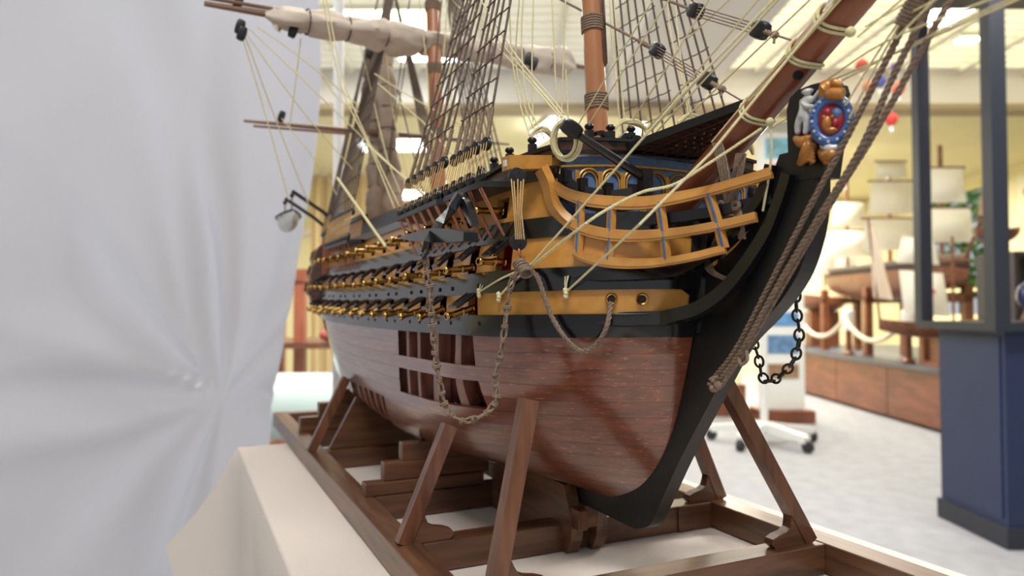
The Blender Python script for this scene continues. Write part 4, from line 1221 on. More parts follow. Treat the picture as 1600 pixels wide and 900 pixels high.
# spliced end block on the second beam
MB().bbox((-.0768, .113, ZB), (-.0745, .1545, ZT + .0002), bev).build('splice_block', M['cradle_y'], cr, smooth=False)
# slanted posts, each with a scrolled foot bracket
def post(px_foot, px_top, x, sd, w=.012, t=.011, foot_y=None, top=None, brk=1):
    f = ax(*px_foot, x) if px_foot else V((x, sd * foot_y, ZT))
    tp = V(top) if top else ax(*px_top, x)
    d = (tp - f).normalized(); f = f + d * ((ZT - f.z) / d.z)
    o = MB().bar([f, tp], w, t, up=V((1, 0, 0)))
    o = o.build('slanted_post', M['cradle_z'], cr, smooth=False)
    if brk:
        s = -1 if f.y > 0 else 1            # bracket points inboard
        prof = [(0, .039), (.004, .041), (.008, .037), (.0105, .029), (.0120, .020), (.015, .013), (.021, .008), (.027, .004), (.031, .0)]
        sl = d.y / d.z
        poly = [V((f.x - .0045, f.y + s * .002, ZT))]
        for b, w_ in prof:
            poly.append(V((f.x - .0045, f.y + s * (.002 + w_) + sl * b, ZT + b)))
        MB().prism(poly, (.009, 0, 0)).build('scroll_bracket', M['cradle_y'], cr, smooth=False)
    return f, tp
post((775, 905), (826, 624), .050, -1)
post((1265, 850), (1128, 592), .055, 1)
post((628, 853), (702, 664), -.085, -1)
post((1127, 786), (1083, 672), -.085, 1)
post((486, 705), (541, 590), -.515, -1, brk=0)
post(None, None, -.515, 1, foot_y=.150, top=(-.515, .108, .995), brk=0)
# boards shaped to the hull between the aft posts
def shaped(x, th, name, zt=1.0, ymax=.165):
    poly = [V((x, -ymax, ZT))]
    poly += [V((x, -ymax + .052, zt))]
    for k in range(21):
        y = (-ymax + .054) + 2 * (ymax - .054) * k / 20
        # height of the hull's bottom above this y
        z = .945
        while hb(x, z) < abs(y) + .002 and z < zt: z += .001
        poly.append(V((x, y, min(z - .002 + sheer(x), zt))))
    poly += [V((x, ymax - .052, zt)), V((x, ymax, ZT))]
    n = len(poly)
    mb = MB(); t = V((th, 0, 0))
    # split into quads from the base line so the hollow stays hollow
    up_ = poly; lo_ = [V((x, p.y, ZT)) for p in poly]
    for dx in (0, 1):
        mb.grid([[p + t * dx for p in up_], [p + t * dx for p in lo_]])
    mb.grid([up_, [p + t for p in up_]]); mb.grid([lo_, [p + t for p in lo_]])
    mb.build(name, M['cradle_y'], cr, smooth=False)
shaped(-.528, .010, 'hull_board', .998, .150)
# stepped boards stacked on a beam
zs = ZT
for yl, h in ((-.1640, .0135), (-.1430, .0195), (-.1230, .0195)):
    MB().bbox((-.262, yl, zs), (-.244 + (0 if yl < -.16 else -.004), -.028 if yl < -.16 else -.020, zs + h), bev).build('step_board', M['cradle_y'], cr, smooth=False)
    MB().bbox((-.262, .028 if yl < -.16 else .020, zs), (-.244 + (0 if yl < -.16 else -.004), -yl, zs + h), bev).build('step_board', M['cradle_y'], cr, smooth=False)
    zs += h + .0003
zs = ZT
for yl, h in ((-.165, .022), (-.135, .022), (-.105, .020)):
    MB().bbox((-.704, yl, zs), (-.684, -yl, zs + h), bev).build('step_board', M['cradle_y'], cr, smooth=False)
    zs += h + .0003
# keel bearer with rounded fore end, and its foot block
kb_ = [(-.24, ZB), (-.070, ZB), (-.062, .884), (-.060, .895), (-.064, .909), (-.074, .9205), (-.24, .9205)]
for sd in (-1, 1):
    MB().prism([V((x, sd * .0075, z + (.016 if z > .915 else .004 if z > .88 else 0))) for x, z in kb_], (0, sd * .012, 0)).build('keel_cheek', M['cradle_x'], cr, smooth=False)
MB().bbox((-.90, -.0075, ZT - .001), (-.058, .0075, .9200), bev).build('keel_bearer', M['cradle_x'], cr, smooth=False)
MB().bbox((-.078, -.018, ZT), (-.050, -.0080, ZT + .018), bev).build('foot_block', M['cradle_z'], cr, smooth=False)

# ================================================================== table with its cloth
TX0, TX1, TY0, TY1, TZ = -.735, .43, -.255, .262, .8728
tb = thing('display_table', V((-.15, 0, 0)), 'long table under the white cloth that carries the ship cradle', 'table')
MB().bbox((TX0 + .004, TY0 + .004, TZ - .03), (TX1 - .004, TY1 - .004, TZ - .004)).build('table_top', M['cradle_x'], tb, smooth=False)
for x in (TX0 + .06, TX1 - .06):
    for y in (TY0 + .06, TY1 - .06):
        MB().bbox((x - .02, y - .02, 0), (x + .02, y + .02, TZ - .03)).build('leg', M['cradle_z'], tb, smooth=False)
def cloth_mat(name, c, sc=900, rough=.9, tint=None):
    m, t, b = nt(name); N = t.nodes; L = t.links
    b.inputs['Roughness'].default_value = rough; b.inputs['Base Color'].default_value = rgb(c)
    b.inputs['Sheen Weight'].default_value = .15
    tc = N.new('ShaderNodeTexCoord'); n = N.new('ShaderNodeTexNoise'); n.inputs['Scale'].default_value = sc; n.inputs['Detail'].default_value = 2
    L.new(tc.outputs['Object'], n.inputs['Vector'])
    n3 = N.new('ShaderNodeTexNoise'); n3.inputs['Scale'].default_value = 14; n3.inputs['Detail'].default_value = 5; n3.inputs['Distortion'].default_value = 1.2
    L.new(tc.outputs['Object'], n3.inputs['Vector'])
    ad_ = N.new('ShaderNodeMath'); ad_.operation = 'MULTIPLY_ADD'; ad_.inputs[1].default_value = 3.0
    L.new(n3.outputs['Fac'], ad_.inputs[0]); L.new(n.outputs['Fac'], ad_.inputs[2])
    bp = N.new('ShaderNodeBump'); bp.inputs['Strength'].default_value = .35; bp.inputs['Distance'].default_value = .0015
    L.new(ad_.outputs[0], bp.inputs['Height']); L.new(bp.outputs['Normal'], b.inputs['Normal'])
    return m
cm = cloth_mat('table_linen', S((222, 211, 202)))
# one cloth: flat on the top, folding over the edge and hanging in soft pleats, the far corner flaring into a point
rows = []
NU = 90
def cloth_pt(s, r):
    """s runs along the perimeter start: port aft corner -> aft edge -> starboard edge -> fore edge; r 0 edge .. 1 hem"""
    segs = [(V((TX0, TY1, 0)), V((TX0, TY0, 0)), V((-1, 0, 0))), (V((TX0, TY0, 0)), V((TX1, TY0, 0)), V((0, -1, 0))), (V((TX1, TY0, 0)), V((TX1, TY1, 0)), V((1, 0, 0))), (V((TX1, TY1, 0)), V((TX0, TY1, 0)), V((0, 1, 0)))]
    tot = sum((b - a).length for a, b, _ in segs); L = s * tot
    for i, (a, b, n) in enumerate(segs):
        l = (b - a).length
        if L <= l + 1e-9: break
        L -= l
    f = L / l; e = a.lerp(b, f)
    nn = n.copy()
    cd = 1e9
    for j in range(4):
        c = segs[j][0]; m2 = segs[j - 1][2]; q = (e - c).length
        if q < .10:
            w_ = (1 - q / .10) ** 1.5
            nn = (nn + (segs[j][2] if segs[j][2] is not n else m2) * w_ * .9).normalized()
            cd = min(cd, q)
    fl = max(0, 1 - cd / .10)
    aft = smooth((TX0 + .10 - e.x) / .10) if i in (0, 1) else 0
    drop = (.42 - .27 * aft) * r
    out = .006 * min(1, r * 12) + (.020 + .030 * math.sin(L * 26 + i) + .012 * math.sin(L * 61 + 2)) * r * r + .082 * fl ** 1.6 * r
    p = e + nn * max(out, .004 * min(1, r * 20))
    return V((p.x, p.y, TZ + .0012 - drop - .0025 * min(1, r * 6) - .02 * fl * r))
S_ = [i / 240 for i in range(241)]
R_ = [0, .01, .03, .07, .13, .2, .3, .4, .52, .65, .8, 1]
ring0 = [cloth_pt(s, 0) for s in S_]
ctr = V(((TX0 + TX1) / 2, (TY0 + TY1) / 2, TZ + .0012))
rows = [[ctr.lerp(p, k) for p in ring0] for k in (.01, .3, .6, .8, .92, .985)]
rows += [[cloth_pt(s, r) for s in S_] for r in R_]
tc_ = MB().grid(rows).build('tablecloth', cm, None, sharp=80)
tag(tc_, 'off-white cloth draped over the display table with a flared corner', 'tablecloth')
# ================================================================== the hall
def R(name, mb, mat, parent=None, sm=False, sharp=40, label=None):
    """meshes written in room coordinates (x right, y away, z up)"""
    mb.v = [tuple(ROOM @ V(p)) for p in mb.v]
    o = mb.build(name, mat, parent, sm, sharp=sharp)
    if label: o['label'] = label
    return o
def RT_(name, x, d, z, label, cat, group=None): return thing(name, rp(x, d, z), label, cat, group)
def struct(o): o['kind'] = 'structure'; return o
def px_at(px, py, d): return V(((px - 800) / F * d, d, 1.1 - (py - 482) / F * d))
cream = plain('cream_wall_paint', S((232, 222, 178)), .85, var=.03, vs=2)
whitew = plain('white_soffit_paint', S((226, 221, 214)), .85, var=.03, vs=2)
carpet = plain('grey_carpet', S((152, 152, 157)), .95, var=.10, vs=9, bump=.6, bs=220)
glow = plain('lit_diffuser', (1, 1, 1), .5, emit=((1.0, .98, .86), 5.0))
glow_y = plain('lit_yellow_green_panel', (1, 1, 1), .5, emit=((.95, 1.0, .55), 5.0))
glow_b = plain('lit_cool_tube', (1, 1, 1), .5, emit=((.90, .97, 1.0), 6.0))
navy = plain('navy_painted_panel', S((28, 43, 78)), .5, var=.08, vs=5)
navy_m = plain('dark_navy_metal', S((44, 48, 60)), .4, .2)
oak = wood('plinth_brown_veneer', S((104, 58, 38)), S((132, 76, 50)), (3, 3, 12), .4, .1)
grey_top = plain('dark_grey_top', S((84, 84, 92)), .45)
glass_m, t_, b_ = nt('clear_glass'); b_.inputs['Transmission Weight'].default_value = 1; b_.inputs['Roughness'].default_value = 0.0; b_.inputs['IOR'].default_value = 1.02; b_.inputs['Base Color'].default_value = (1, 1, 1, 1)
FX0, FX1, FD0, FD1, CZ, LZ = -7.5, 6.6, -3.0, 12.0, 3.40, 2.985
struct(R('floor', MB().bbox((FX0, FD0, -.06), (FX1, FD1, 0)), carpet))
struct(R('wall_far', MB().bbox((FX0, FD1, 0), (FX1, FD1 + .12, CZ + .1)), cream))
struct(R('wall_left', MB().bbox((FX0 - .12, FD0, 0), (FX0, FD1, CZ + .1)), cream))
# right wall with two window openings to the garden
WN = [(6.7, 8.3, 1.2, 2.6), (9.3, 11.5, .95, 2.88)]
mb = MB(); cur = FD0
for a, b, z0, z1 in WN:
    mb.bbox((FX1, cur, 0), (FX1 + .12, a, CZ + .1)); mb.bbox((FX1, a, 0), (FX1 + .12, b, z0)); mb.bbox((FX1, a, z1), (FX1 + .12, b, CZ + .1)); cur = b
mb.bbox((FX1, cur, 0), (FX1 + .12, FD1, CZ + .1))
struct(R('wall_right', mb, cream))
for i, (a, b, z0, z1) in enumerate(WN):
    fr = MB()
    for q in ((a, z0, b, z0 + .06), (a, z1 - .06, b, z1), (a, z0, a + .06, z1), (b - .06, z0, b, z1), (a, z0 + .40, b, z0 + .44)):
        fr.bbox((FX1 + .03, q[0], q[1]), (FX1 + .09, q[2], q[3]))
    o = struct(R('window_%d' % (i + 1), fr, plain('window_frame_paint', S((235, 222, 170)), .5)))
    for q0, q1 in ((z0 + .06, z0 + .40), (z0 + .44, z1 - .06)):
        R('pane', MB().bbox((FX1 + .055, a + .06, q0), (FX1 + .061, b - .06, q1)), glass_m, o)
# ceilings and soffits
struct(R('ceiling', MB().bbox((FX0, FD0, CZ), (FX1, 6.9, CZ + .08)), whitew))
struct(R('ceiling_low', MB().bbox((FX0, 6.5, LZ), (FX1, FD1, LZ + .08)), cream))
struct(R('trim_1', MB().bbox((FX0, 6.42, LZ - .005), (FX1, 6.62, CZ)), whitew))
struct(R('trim_2', MB().bbox((.88, 1.2, 3.0), (1.72, 6.42, CZ)), whitew))
struct(R('trim_shadow_3', MB().bbox((FX0, 6.40, LZ - .055), (FX1, 6.66, LZ - .005)), plain('soffit_shadow_brown', S((168, 150, 118)), .7)))  # brown strip that paints the shadow along the bottom of the beam
struct(R('trim_4', MB().bbox((FX0, 11.93, 2.35), (FX1, 12.0, 2.45)), whitew))
# open louvre slats hung under the ceiling, each one a piece of it
ceil = bpy.data.objects['ceiling']
sl_a = plain('louvre_slat', S((236, 232, 214)), .6)
for k in range(22):
    d = 3.3 + k * .145
    for xa, xb_ in ((-4.6, .86), (1.74, 6.2)):
        R('louvre_slat', MB().bbox((xa, d, CZ - .11), (xb_, d + .02, CZ - .02)), sl_a, ceil)
for k in range(18):
    x = -4.6 + k * .62
    if .80 < x < 1.76: continue
    R('louvre_runner', MB().bbox((x, 3.2, CZ - .14), (x + .05, 6.42, CZ - .012)), sl_a, ceil)
lo_ = RT_('louvre_light', 3.9, 4.9, 3.39, 'large backlit louvre ceiling light on the right of the hall', 'ceiling light')
R('diffuser', MB().bbox((1.8, 3.4, CZ - .016), (6.1, 6.38, CZ - .004)), plain('backlit_louvre', (1, 1, 1), .6, emit=((1.0, .95, .74), 1.8)), lo_)
lo_ = RT_('louvre_light', -2, 4.9, 3.39, 'large backlit louvre ceiling light left of the foremast', 'ceiling light')
R('diffuser', MB().bbox((-4.5, 3.4, CZ - .016), (.82, 6.38, CZ - .004)), plain('backlit_louvre_dim', (1, 1, 1), .6, emit=((.93, .94, 1.0), .8)), lo_)
# luminaires that show in the photograph
def lum(name, x0, x1, d0, d1, z, mat, label):
    o = RT_(name, (x0 + x1) / 2, (d0 + d1) / 2, z, label, 'ceiling light', 'ceiling lights of the hall')
    R('housing', MB().bbox((x0 - .02, d0 - .02, z + .012), (x1 + .02, d1 + .02, z + .05)), sl_a, o)
    R('diffuser', MB().bbox((x0, d0, z), (x1, d1, z + .012)), mat, o)
lum('ceiling_luminaire', -1.42, -.62, 4.98, 5.36, 3.22, glow_y, 'yellow-green glowing ceiling panel above the furled main sail')
lum('ceiling_luminaire', -.96, -.30, 5.72, 5.98, 3.22, glow_b, 'white ceiling panel glowing just below the furled sail by the main mast')
lum('ceiling_luminaire', -1.72, -1.00, 7.6, 8.1, 2.92, glow_b, 'white ceiling panel glowing under the thin crossjack yard')
lum('ceiling_luminaire', -2.05, -1.42, 10.9, 11.7, 2.92, glow_b, 'small far ceiling panel glowing above the ship waist bulwark')
lum('ceiling_luminaire', 1.22, 1.32, 6.9, 7.7, 2.92, glow_b, 'narrow lit panel in place of a far window, seen through the far fore shrouds')  # glowing panel put in for the brightness of a far window
lum('ceiling_luminaire', 3.50, 3.66, 5.42, 5.52, 3.20, glow_y, 'small ceiling panel between the posts of the glass case')
o = RT_('ceiling_luminaire', .34, 6.75, 2.9, 'slanting bright ceiling tube left of the foremast', 'ceiling light', 'ceiling lights of the hall')
R('tube', MB().tube([V((.44, 6.72, 2.88)), V((.25, 7.35, 2.88))], .06, 10), glow_b, o, True); R('housing', MB().bar([V((.44, 6.72, 2.952)), V((.25, 7.35, 2.952))], .14, .03), sl_a, o)

# ---------------------------------------------------------------- white sheet hung beside the table
def cloth_tr(name, c):
    m = cloth_mat(name, c, 700); t = m.node_tree; N = t.nodes; L = t.links
    b = N['Principled BSDF']; out = N['Material Output']
    tr = N.new('ShaderNodeBsdfTranslucent'); tr.inputs['Color'].default_value = rgb(S((236, 236, 240)))
    mx = N.new('ShaderNodeMixShader'); mx.inputs[0].default_value = .30
    L.new(b.outputs[0], mx.inputs[1]); L.new(tr.outputs[0], mx.inputs[2]); L.new(mx.outputs[0], out.inputs['Surface'])
    return m
sm = cloth_tr('white_sheet_cotton', S((216, 218, 227)))
edge = cub([(0.0, 400), (.55, 412), (.90, 428), (1.0, 441), (1.12, 458), (1.25, 474), (1.40, 489), (1.52, 496), (1.62, 499), (1.80, 496), (2.4, 494)])
rows = []
NZ, NX = 150, 150
for i in range(NZ + 1):
    z = .02 + 2.35 * i / NZ; row = []
    pr = edge(z)
    for j in range(NX + 1):
        u = j / NX; px = -160 + (pr + 160) * u
        d = 1.24 + .30 * smooth(u) + .05 * math.sin(u * 3)
        py = 482 - (z - 1.1) / d * F
        ax_, ay_ = px - 345, py - 622
        rr = math.hypot(ax_, ay_) + 1; an = math.atan2(ay_, ax_)
        near = 1 - math.exp(-rr / 70); far_ = math.exp(-rr / 330)
        h = 0.0
        for ak, wk, A_ in ((-151, 7, .034), (-128, 10, .034), (-171, 6, .020), (160, 8, .024), (-110, 5, .016), (-96, 4, .012), (-82, 3.5, .012), (-64, 5, .012), (138, 9, .018), (114, 6, .014), (92, 5, .010), (20, 9, .016), (-20, 6, .016), (-42, 4, .014)):
            q = (math.degrees(an) - ak + 10 * math.sin(rr / 260 + ak) + 180) % 360 - 180
            h -= 1.7 * A_ * near * math.exp(-rr / 520) * math.exp(-(q / wk) ** 2) * min(1.6, .5 + rr / 260)
        h += .010 * math.sin(px / 75 + py / 300 + 1.5 * math.sin(py / 330)) * smooth((px - 120) / 160)
        h += .005 * math.sin(px / 27 + .8 * math.sin(py / 150)) * smooth((px - 280) / 120) * (1 - .6 * smooth((py - 450) / 200))
        h += .007 * math.sin((px * .62 + py) / 70 + 1.4 * math.sin(px / 150) + .6 * math.sin(py / 90)) * smooth((330 - px) / 220)
        h += .012 * math.exp(-(rr / 60) ** 2)
        row.append(V(((px - 800) / F * d, d + h, z)))
    rows.append(row)
o = R('hanging_sheet', MB().grid(rows), sm, None, True, 180)
tag(o, 'large white sheet hanging in soft creases beside the table', 'sheet')
md = o.modifiers.new('thick', 'SOLIDIFY'); md.thickness = .002
# rail that carries the sheet, on two stands outside the picture
o = RT_('sheet_rail', -1.0, 1.3, 0, 'white metal rail that carries the hanging sheet', 'rail')
R('rail', MB().tube([V((-1.35, 1.20, 2.385)), V((-.40, 1.56, 2.385))], .012, 10), M['white'], o, True)
for x, d in ((-1.35, 1.22), (-.40, 1.60)):
    R('post', MB().tube([V((x, d + (.03 if x > -1 else 0), 0)), V((x, d, 2.385))], .012, 10), M['white'], o, True)

# ---------------------------------------------------------------- glass case on a blue base
case = RT_('display_case', 2.85, 3.6, 0, 'tall glass display case with dark frame on a navy blue base', 'display case')
cx0, cx1, cd0, cd1 = 2.195, 3.45, 3.20, 3.84
R('base', MB().bbox((cx0 + .075, cd0 + .05, .10), (cx1 - .05, cd1 - .09, .995)), navy, case)
R('kick_board', MB().bbox((cx0 + .06, cd0 + .035, 0), (cx1 - .04, cd1 - .075, .10)), plain('kick_board', S((40, 44, 56)), .6), case)
R('base_panel', MB().bbox((cx0 + .069, cd0 + .08, .13), (cx0 + .075, cd1 - .12, .97)), navy, case)
R('lower_frame', MB().bbox((cx0, cd0, .995), (cx1, cd1, 1.035)), navy_m, case)
R('upper_frame', MB().bbox((cx0, cd0, 2.75), (cx1, cd1, 2.80)), navy_m, case)
for x, d, w_ in ((cx0 + .032, cd1 - .032, .064), (cx0 + .036, cd0 + .036, .072), (cx1 - .03, cd0 + .03, .06), (cx1 - .03, cd1 - .03, .06)):
    R('post', MB().bbox((x - w_ / 2, d - w_ / 2, 1.035), (x + w_ / 2, d + w_ / 2, 2.75)), navy_m, case)
R('glass_pane', MB().bbox((cx0 + .020, cd0 + .07, 1.035), (cx0 + .026, cd1 - .065, 2.75)), glass_m, case)
R('glass_pane', MB().bbox((cx0 + .07, cd0 + .020, 1.035), (cx1 - .06, cd0 + .026, 2.75)), glass_m, case)
R('glass_pane', MB().bbox((cx0 + .07, cd1 - .03, 1.035), (cx1 - .06, cd1 - .024, 2.75)), glass_m, case)
tanm = plain('tan_sail', S((196, 160, 120)), .8); wsail = plain('white_sail', S((232, 228, 215)), .8); brn = wood('model_brown_wood', S((96, 56, 38)), S((136, 86, 60)), (20, 20, 40), .4, .2)
sailR = plain('sail_red_mark', S((200, 70, 60)), .8)
def hullmb(c, L, B, H, ax_='d', n=16):
    rows = []
    for i in range(n + 1):
        t = i / n * 2 - 1; w_ = B * max(0, 1 - abs(t) ** 3) ** .6 + .004; zt = .25 * H * t * t
        row = []
        for k in range(9):
            a = math.pi * k / 8
            p = (w_ * math.cos(a), t * L, zt - H * math.sin(a) * (1 - .3 * t * t)) if ax_ == 'd' else (t * L, w_ * math.cos(a), zt - H * math.sin(a) * (1 - .3 * t * t))
            row.append(V(c) + V(p))
        rows.append(row)
    mb = MB().grid(rows)
    mb.grid([[r[0] for r in rows], [r[8] for r in rows]])
    for r in (rows[0], rows[-1]): mb.add(r, [tuple(range(9))])
    return mb
def sailmb(p, bulge, th=.004, n=8):
    """a four-cornered sail with belly; p: corners bl, br, tr, tl"""
    p = [V(q) for q in p]; bu = V(bulge); g = []
    for i in range(n + 1):
        v = i / n
        g.append([p[0].lerp(p[1], j / n).lerp(p[3].lerp(p[2], j / n), v) + bu * (math.sin(math.pi * j / n) * math.sin(math.pi * v)) for j in range(n + 1)])
    nn = bu.normalized() * th
    return MB().grid(g).grid([[q + nn for q in r] for r in g])
# sailing boat inside the case, on its wooden stand, and a blue glass globe
bt = RT_('model_boat', 2.52, 3.55, 1.036, 'small brown boat model with a tan sail inside the glass case', 'model boat')
R('boat_hull', hullmb((2.48, 3.60, 1.50), .10, .10, .07, 'x'), brn, bt, True)
R('sail', sailmb([(2.40, 3.62, 1.58), (2.53, 3.62, 1.57), (2.51, 3.62, 1.72), (2.44, 3.62, 1.77)], (0, -.02, 0)), tanm, bt, True)
R('mast', MB().tube([V((2.47, 3.625, 1.47)), V((2.47, 3.625, 1.80))], .006, 6), brn, bt, True)
R('stand', MB().bbox((2.45, 3.57, 1.036), (2.51, 3.63, 1.44)), brn, bt)
gb = RT_('glass_globe', 2.62, 3.52, 1.036, 'dark blue glass globe on a low ring inside the glass case', 'globe')
R('globe', MB().ball((2.62, 3.52, 1.165), .085, 20, 14), plain('blue_glass', S((50, 66, 110)), .12, coat=.5), gb, True)
R('ring_foot', MB().lathe([(.06, 0), (.065, .012), (.05, .05), (.044, .05), (.044, 0)], 20, Matrix.Translation((2.62, 3.52, 1.036))), brn, gb, True)
wb = RT_('wooden_pedestal', 2.79, 3.55, 1.036, 'brown wooden pedestal block inside the glass case beside the globe', 'pedestal')
R('column', MB().bbox((2.74, 3.50, 1.036), (2.82, 3.60, 1.235)), oak, wb); R('cap', MB().bbox((2.72, 3.48, 1.235), (2.84, 3.62, 1.255)), oak, wb)

# ---------------------------------------------------------------- long brown plinth with ship models
pl = RT_('museum_plinth', 4.5, 8.0, 0, 'long low brown veneer plinth with dark grey top behind the blue case', 'plinth')
R('body', MB().bbox((3.78, 5.95, .03), (5.6, 10.4, .53)), oak, pl)
for k in range(4):
    d0 = 5.97 + k * 1.11
    R('front_panel', MB().bbox((3.755, d0, .035), (3.78, d0 + 1.095, .525)), oak, pl)
R('end_panel', MB().bbox((3.79, 5.93, .035), (5.59, 5.95, .525)), oak, pl)
R('top', MB().bbox((3.72, 5.9, .53), (5.65, 10.45, .57)), grey_top, pl)
big = RT_('model_ship', 4.25, 8.0, .571, 'large brown ship model with white square sails on the long plinth', 'model ship')
R('ship_hull', hullmb((4.25, 8.0, 1.50), 1.45, .26, .32), brn, big, True)
R('gun_strake', hullmb((4.25, 8.0, 1.52), 1.47, .272, .10), plain('dark_strake', S((70, 50, 44)), .5), big, True)
R('bulwark', hullmb((4.25, 8.0, 1.60), 1.40, .24, .10), plain('grey_bulwark', S((150, 140, 130)), .6), big, True)
for d in (6.95, 7.9, 8.9): R('mast', MB().tube([V((4.25, d, 1.5)), V((4.25, d, 2.72))], .022, 8), brn, big, True)
for d, z0, z1, w_ in ((6.95, 1.75, 2.08, .30), (6.95, 2.14, 2.48, .22), (7.9, 1.75, 2.10, .34), (7.9, 2.16, 2.52, .26), (7.9, 2.56, 2.74, .18), (8.9, 1.75, 2.08, .30), (8.9, 2.14, 2.44, .22)):
    s = R('square_sail', sailmb([(4.25 - w_, d - .05, z0), (4.25 + w_, d - .05, z0), (4.25 + w_ * .85, d - .05, z1), (4.25 - w_ * .85, d - .05, z1)], (0, -.09, 0)), wsail, big, True)
    R('yard', MB().tube([V((4.25 - w_, d - .04, z1 + .01)), V((4.25 + w_, d - .04, z1 + .01))], .012, 6), brn, s, True)
for d in (6.9, 8.0, 9.1): R('trestle', MB().bbox((4.0, d - .04, .571), (4.08, d + .04, 1.34)).bbox((4.42, d - .04, .571), (4.5, d + .04, 1.34)).bbox((4.0, d - .04, 1.16), (4.5, d + .04, 1.24)), oak, big)
R('bowsprit', MB().tube([V((4.25, 6.6, 1.55)), V((4.2, 6.25, 1.95))], .016, 8), brn, big, True)
sm2 = RT_('model_ship', 3.95, 6.6, .571, 'small lateen ship model with pale sails before the large model', 'model ship')
R('ship_hull', hullmb((3.84, 6.50, .97), .46, .13, .14, 'x'), brn, sm2, True)
R('mast', MB().tube([V((3.98, 6.35, .9)), V((3.98, 6.35, 1.75))], .012, 8), brn, sm2, True)
R('lateen_sail', sailmb([(3.42, 6.66, 1.20), (3.58, 6.62, 1.18), (3.40, 6.62, 1.90), (3.36, 6.62, 1.92)], (.02, -.05, 0)), plain('pale_lateen', S((214, 196, 178)), .8), sm2, True)
ms = R('main_sail', sailmb([(3.56, 6.4, 1.06), (3.98, 6.4, 1.02), (3.92, 6.4, 1.42), (3.52, 6.4, 1.45)], (0, -.06, 0)), wsail, sm2, True)
for x, z in ((3.70, 1.28), (3.76, 1.24), (3.72, 1.20)): R('sail_mark', MB().bbox((x, 6.330, z), (x + .05, 6.336, z + .03)), sailR, ms)
R('top_sail', sailmb([(3.52, 6.45, 1.52), (3.92, 6.45, 1.50), (3.86, 6.45, 1.74), (3.58, 6.45, 1.76)], (0, -.05, 0)), wsail, sm2, True)
R('mast', MB().tube([V((3.48, 6.66, .95)), V((3.36, 6.62, 1.95))], .012, 8), brn, sm2, True)
R('stand', MB().bbox((3.9, 6.42, .571), (4.1, 6.58, .86)).bbox((3.84, 6.36, .571), (4.16, 6.64, .61)), oak, sm2)
fs = RT_('model_ship', 4.9, 10.1, .571, 'far ship model with bright white sails at the plinth end', 'model ship')
R('ship_hull', hullmb((4.4, 10.0, 1.25), .30, .45, .22, 'x'), brn, fs, True)
for k, (x, z0, z1) in enumerate(((4.1, 1.5, 1.95), (4.45, 1.55, 2.1), (4.75, 1.5, 1.9))):
    R('square_sail', sailmb([(x - .16, 10.0, z0), (x + .16, 10.0, z0), (x + .13, 10.0, z1), (x - .13, 10.0, z1)], (0, -.06, 0)), wsail, fs, True)
    R('mast', MB().tube([V((x, 10.02, 1.2)), V((x, 10.02, z1 + .1))], .015, 6), brn, fs, True)
R('stand', MB().bbox((4.2, 9.9, .571), (4.6, 10.1, 1.06)), oak, fs)
# rope barrier
bar_ = RT_('rope_barrier', 3.8, 7.7, .571, 'pale rope barrier on short posts along the plinth edge', 'barrier')
for d in (9.3, 8.0, 6.80):
    R('barrier_post', MB().lathe([(.06, 0), (.06, .03), (.035, .05), (.032, .36), (.05, .38), (.05, .44), (.02, .47)], 14, Matrix.Translation((3.82, d, .571))), oak, bar_, True)
    R('post_cap', MB().lathe([(.056, .28), (.060, .30), (.060, .50), (.03, .53)], 14, Matrix.Translation((3.82, d, .571))), M['white'], bar_, True)
for a, b in ((9.3, 8.0), (8.0, 6.80)):
    R('barrier_rope', MB().tube(sag(V((3.78, a, .98)), V((3.78, b, .98)), .22, 14), .026, 8), plain('pale_rope', S((205, 192, 172)), .9), bar_, True)

# ---------------------------------------------------------------- white wheeled stand and leaflet panel
ws = RT_('wheeled_stand', 2.05, 5.75, 0, 'white wheeled stand with star base and black castors on the carpet', 'stand')
blk = plain('black_rubber', S((34, 34, 36)), .6)
R('pole', MB().tube([V((2.05, 5.75, .09)), V((2.05, 5.75, 1.40))], .030, 14), M['white'], ws, True)
for k in range(5):
    a = math.radians(10 + 72 * k); e = V((2.05 + .42 * math.cos(a), 5.75 + .42 * math.sin(a), .10))
    R('base_arm', MB().bar([V((2.05, 5.75, .145)), e], [.07, .06], [.075, .055], up=V((0, 0, 1))), M['white'], ws)
    R('castor', MB().lathe([(.020, -.022), (.045, -.020), (.047, 0), (.045, .020), (.020, .022)], 14, align(V((e.x, e.y, .047)), V((-math.sin(a), math.cos(a), 0)))), blk, ws, True)
R('collar', MB().lathe([(.075, 0), (.075, .05), (.04, .07)], 16, Matrix.Translation((2.05, 5.75, .11))), M['white'], ws, True)
pn = RT_('notice_panel', 2.55, 6.9, 0, 'tall pale notice panel with small colour prints behind the stem', 'notice panel')
R('board', MB().bbox((2.42, 6.90, .12), (2.86, 6.94, 2.95)), plain('pale_panel', S((226, 228, 226)), .6), pn)
R('foot', MB().bbox((2.38, 6.75, 0), (2.90, 7.1, .12)), oak, pn)
for z0, z1, c in ((.93, 1.06, (90, 140, 190)), (.66, .84, (96, 130, 170)), (.42, .56, (150, 120, 90)), (2.30, 2.52, (214, 120, 150)), (2.58, 2.78, (110, 170, 190)), (2.05, 2.22, (130, 140, 190)), (1.25, 1.5, (150, 160, 180)), (1.6, 1.9, (190, 170, 150))):
    R('print', MB().bbox((2.50, 6.892, z0), (2.80, 6.90, z1)), plain('print_ink', S(c), .5, var=.35, vs=14), pn)
bx = RT_('storage_box', 2.2, 7.4, 0, 'cream storage box on a wooden base behind the white pole', 'box')
R('carton', MB().bbox((2.00, 7.25, .32), (2.36, 7.6, .86)), plain('cream_card', S((226, 220, 186)), .7), bx); R('wood_base', MB().bbox((1.98, 7.22, 0), (2.39, 7.63, .32)), oak, bx)

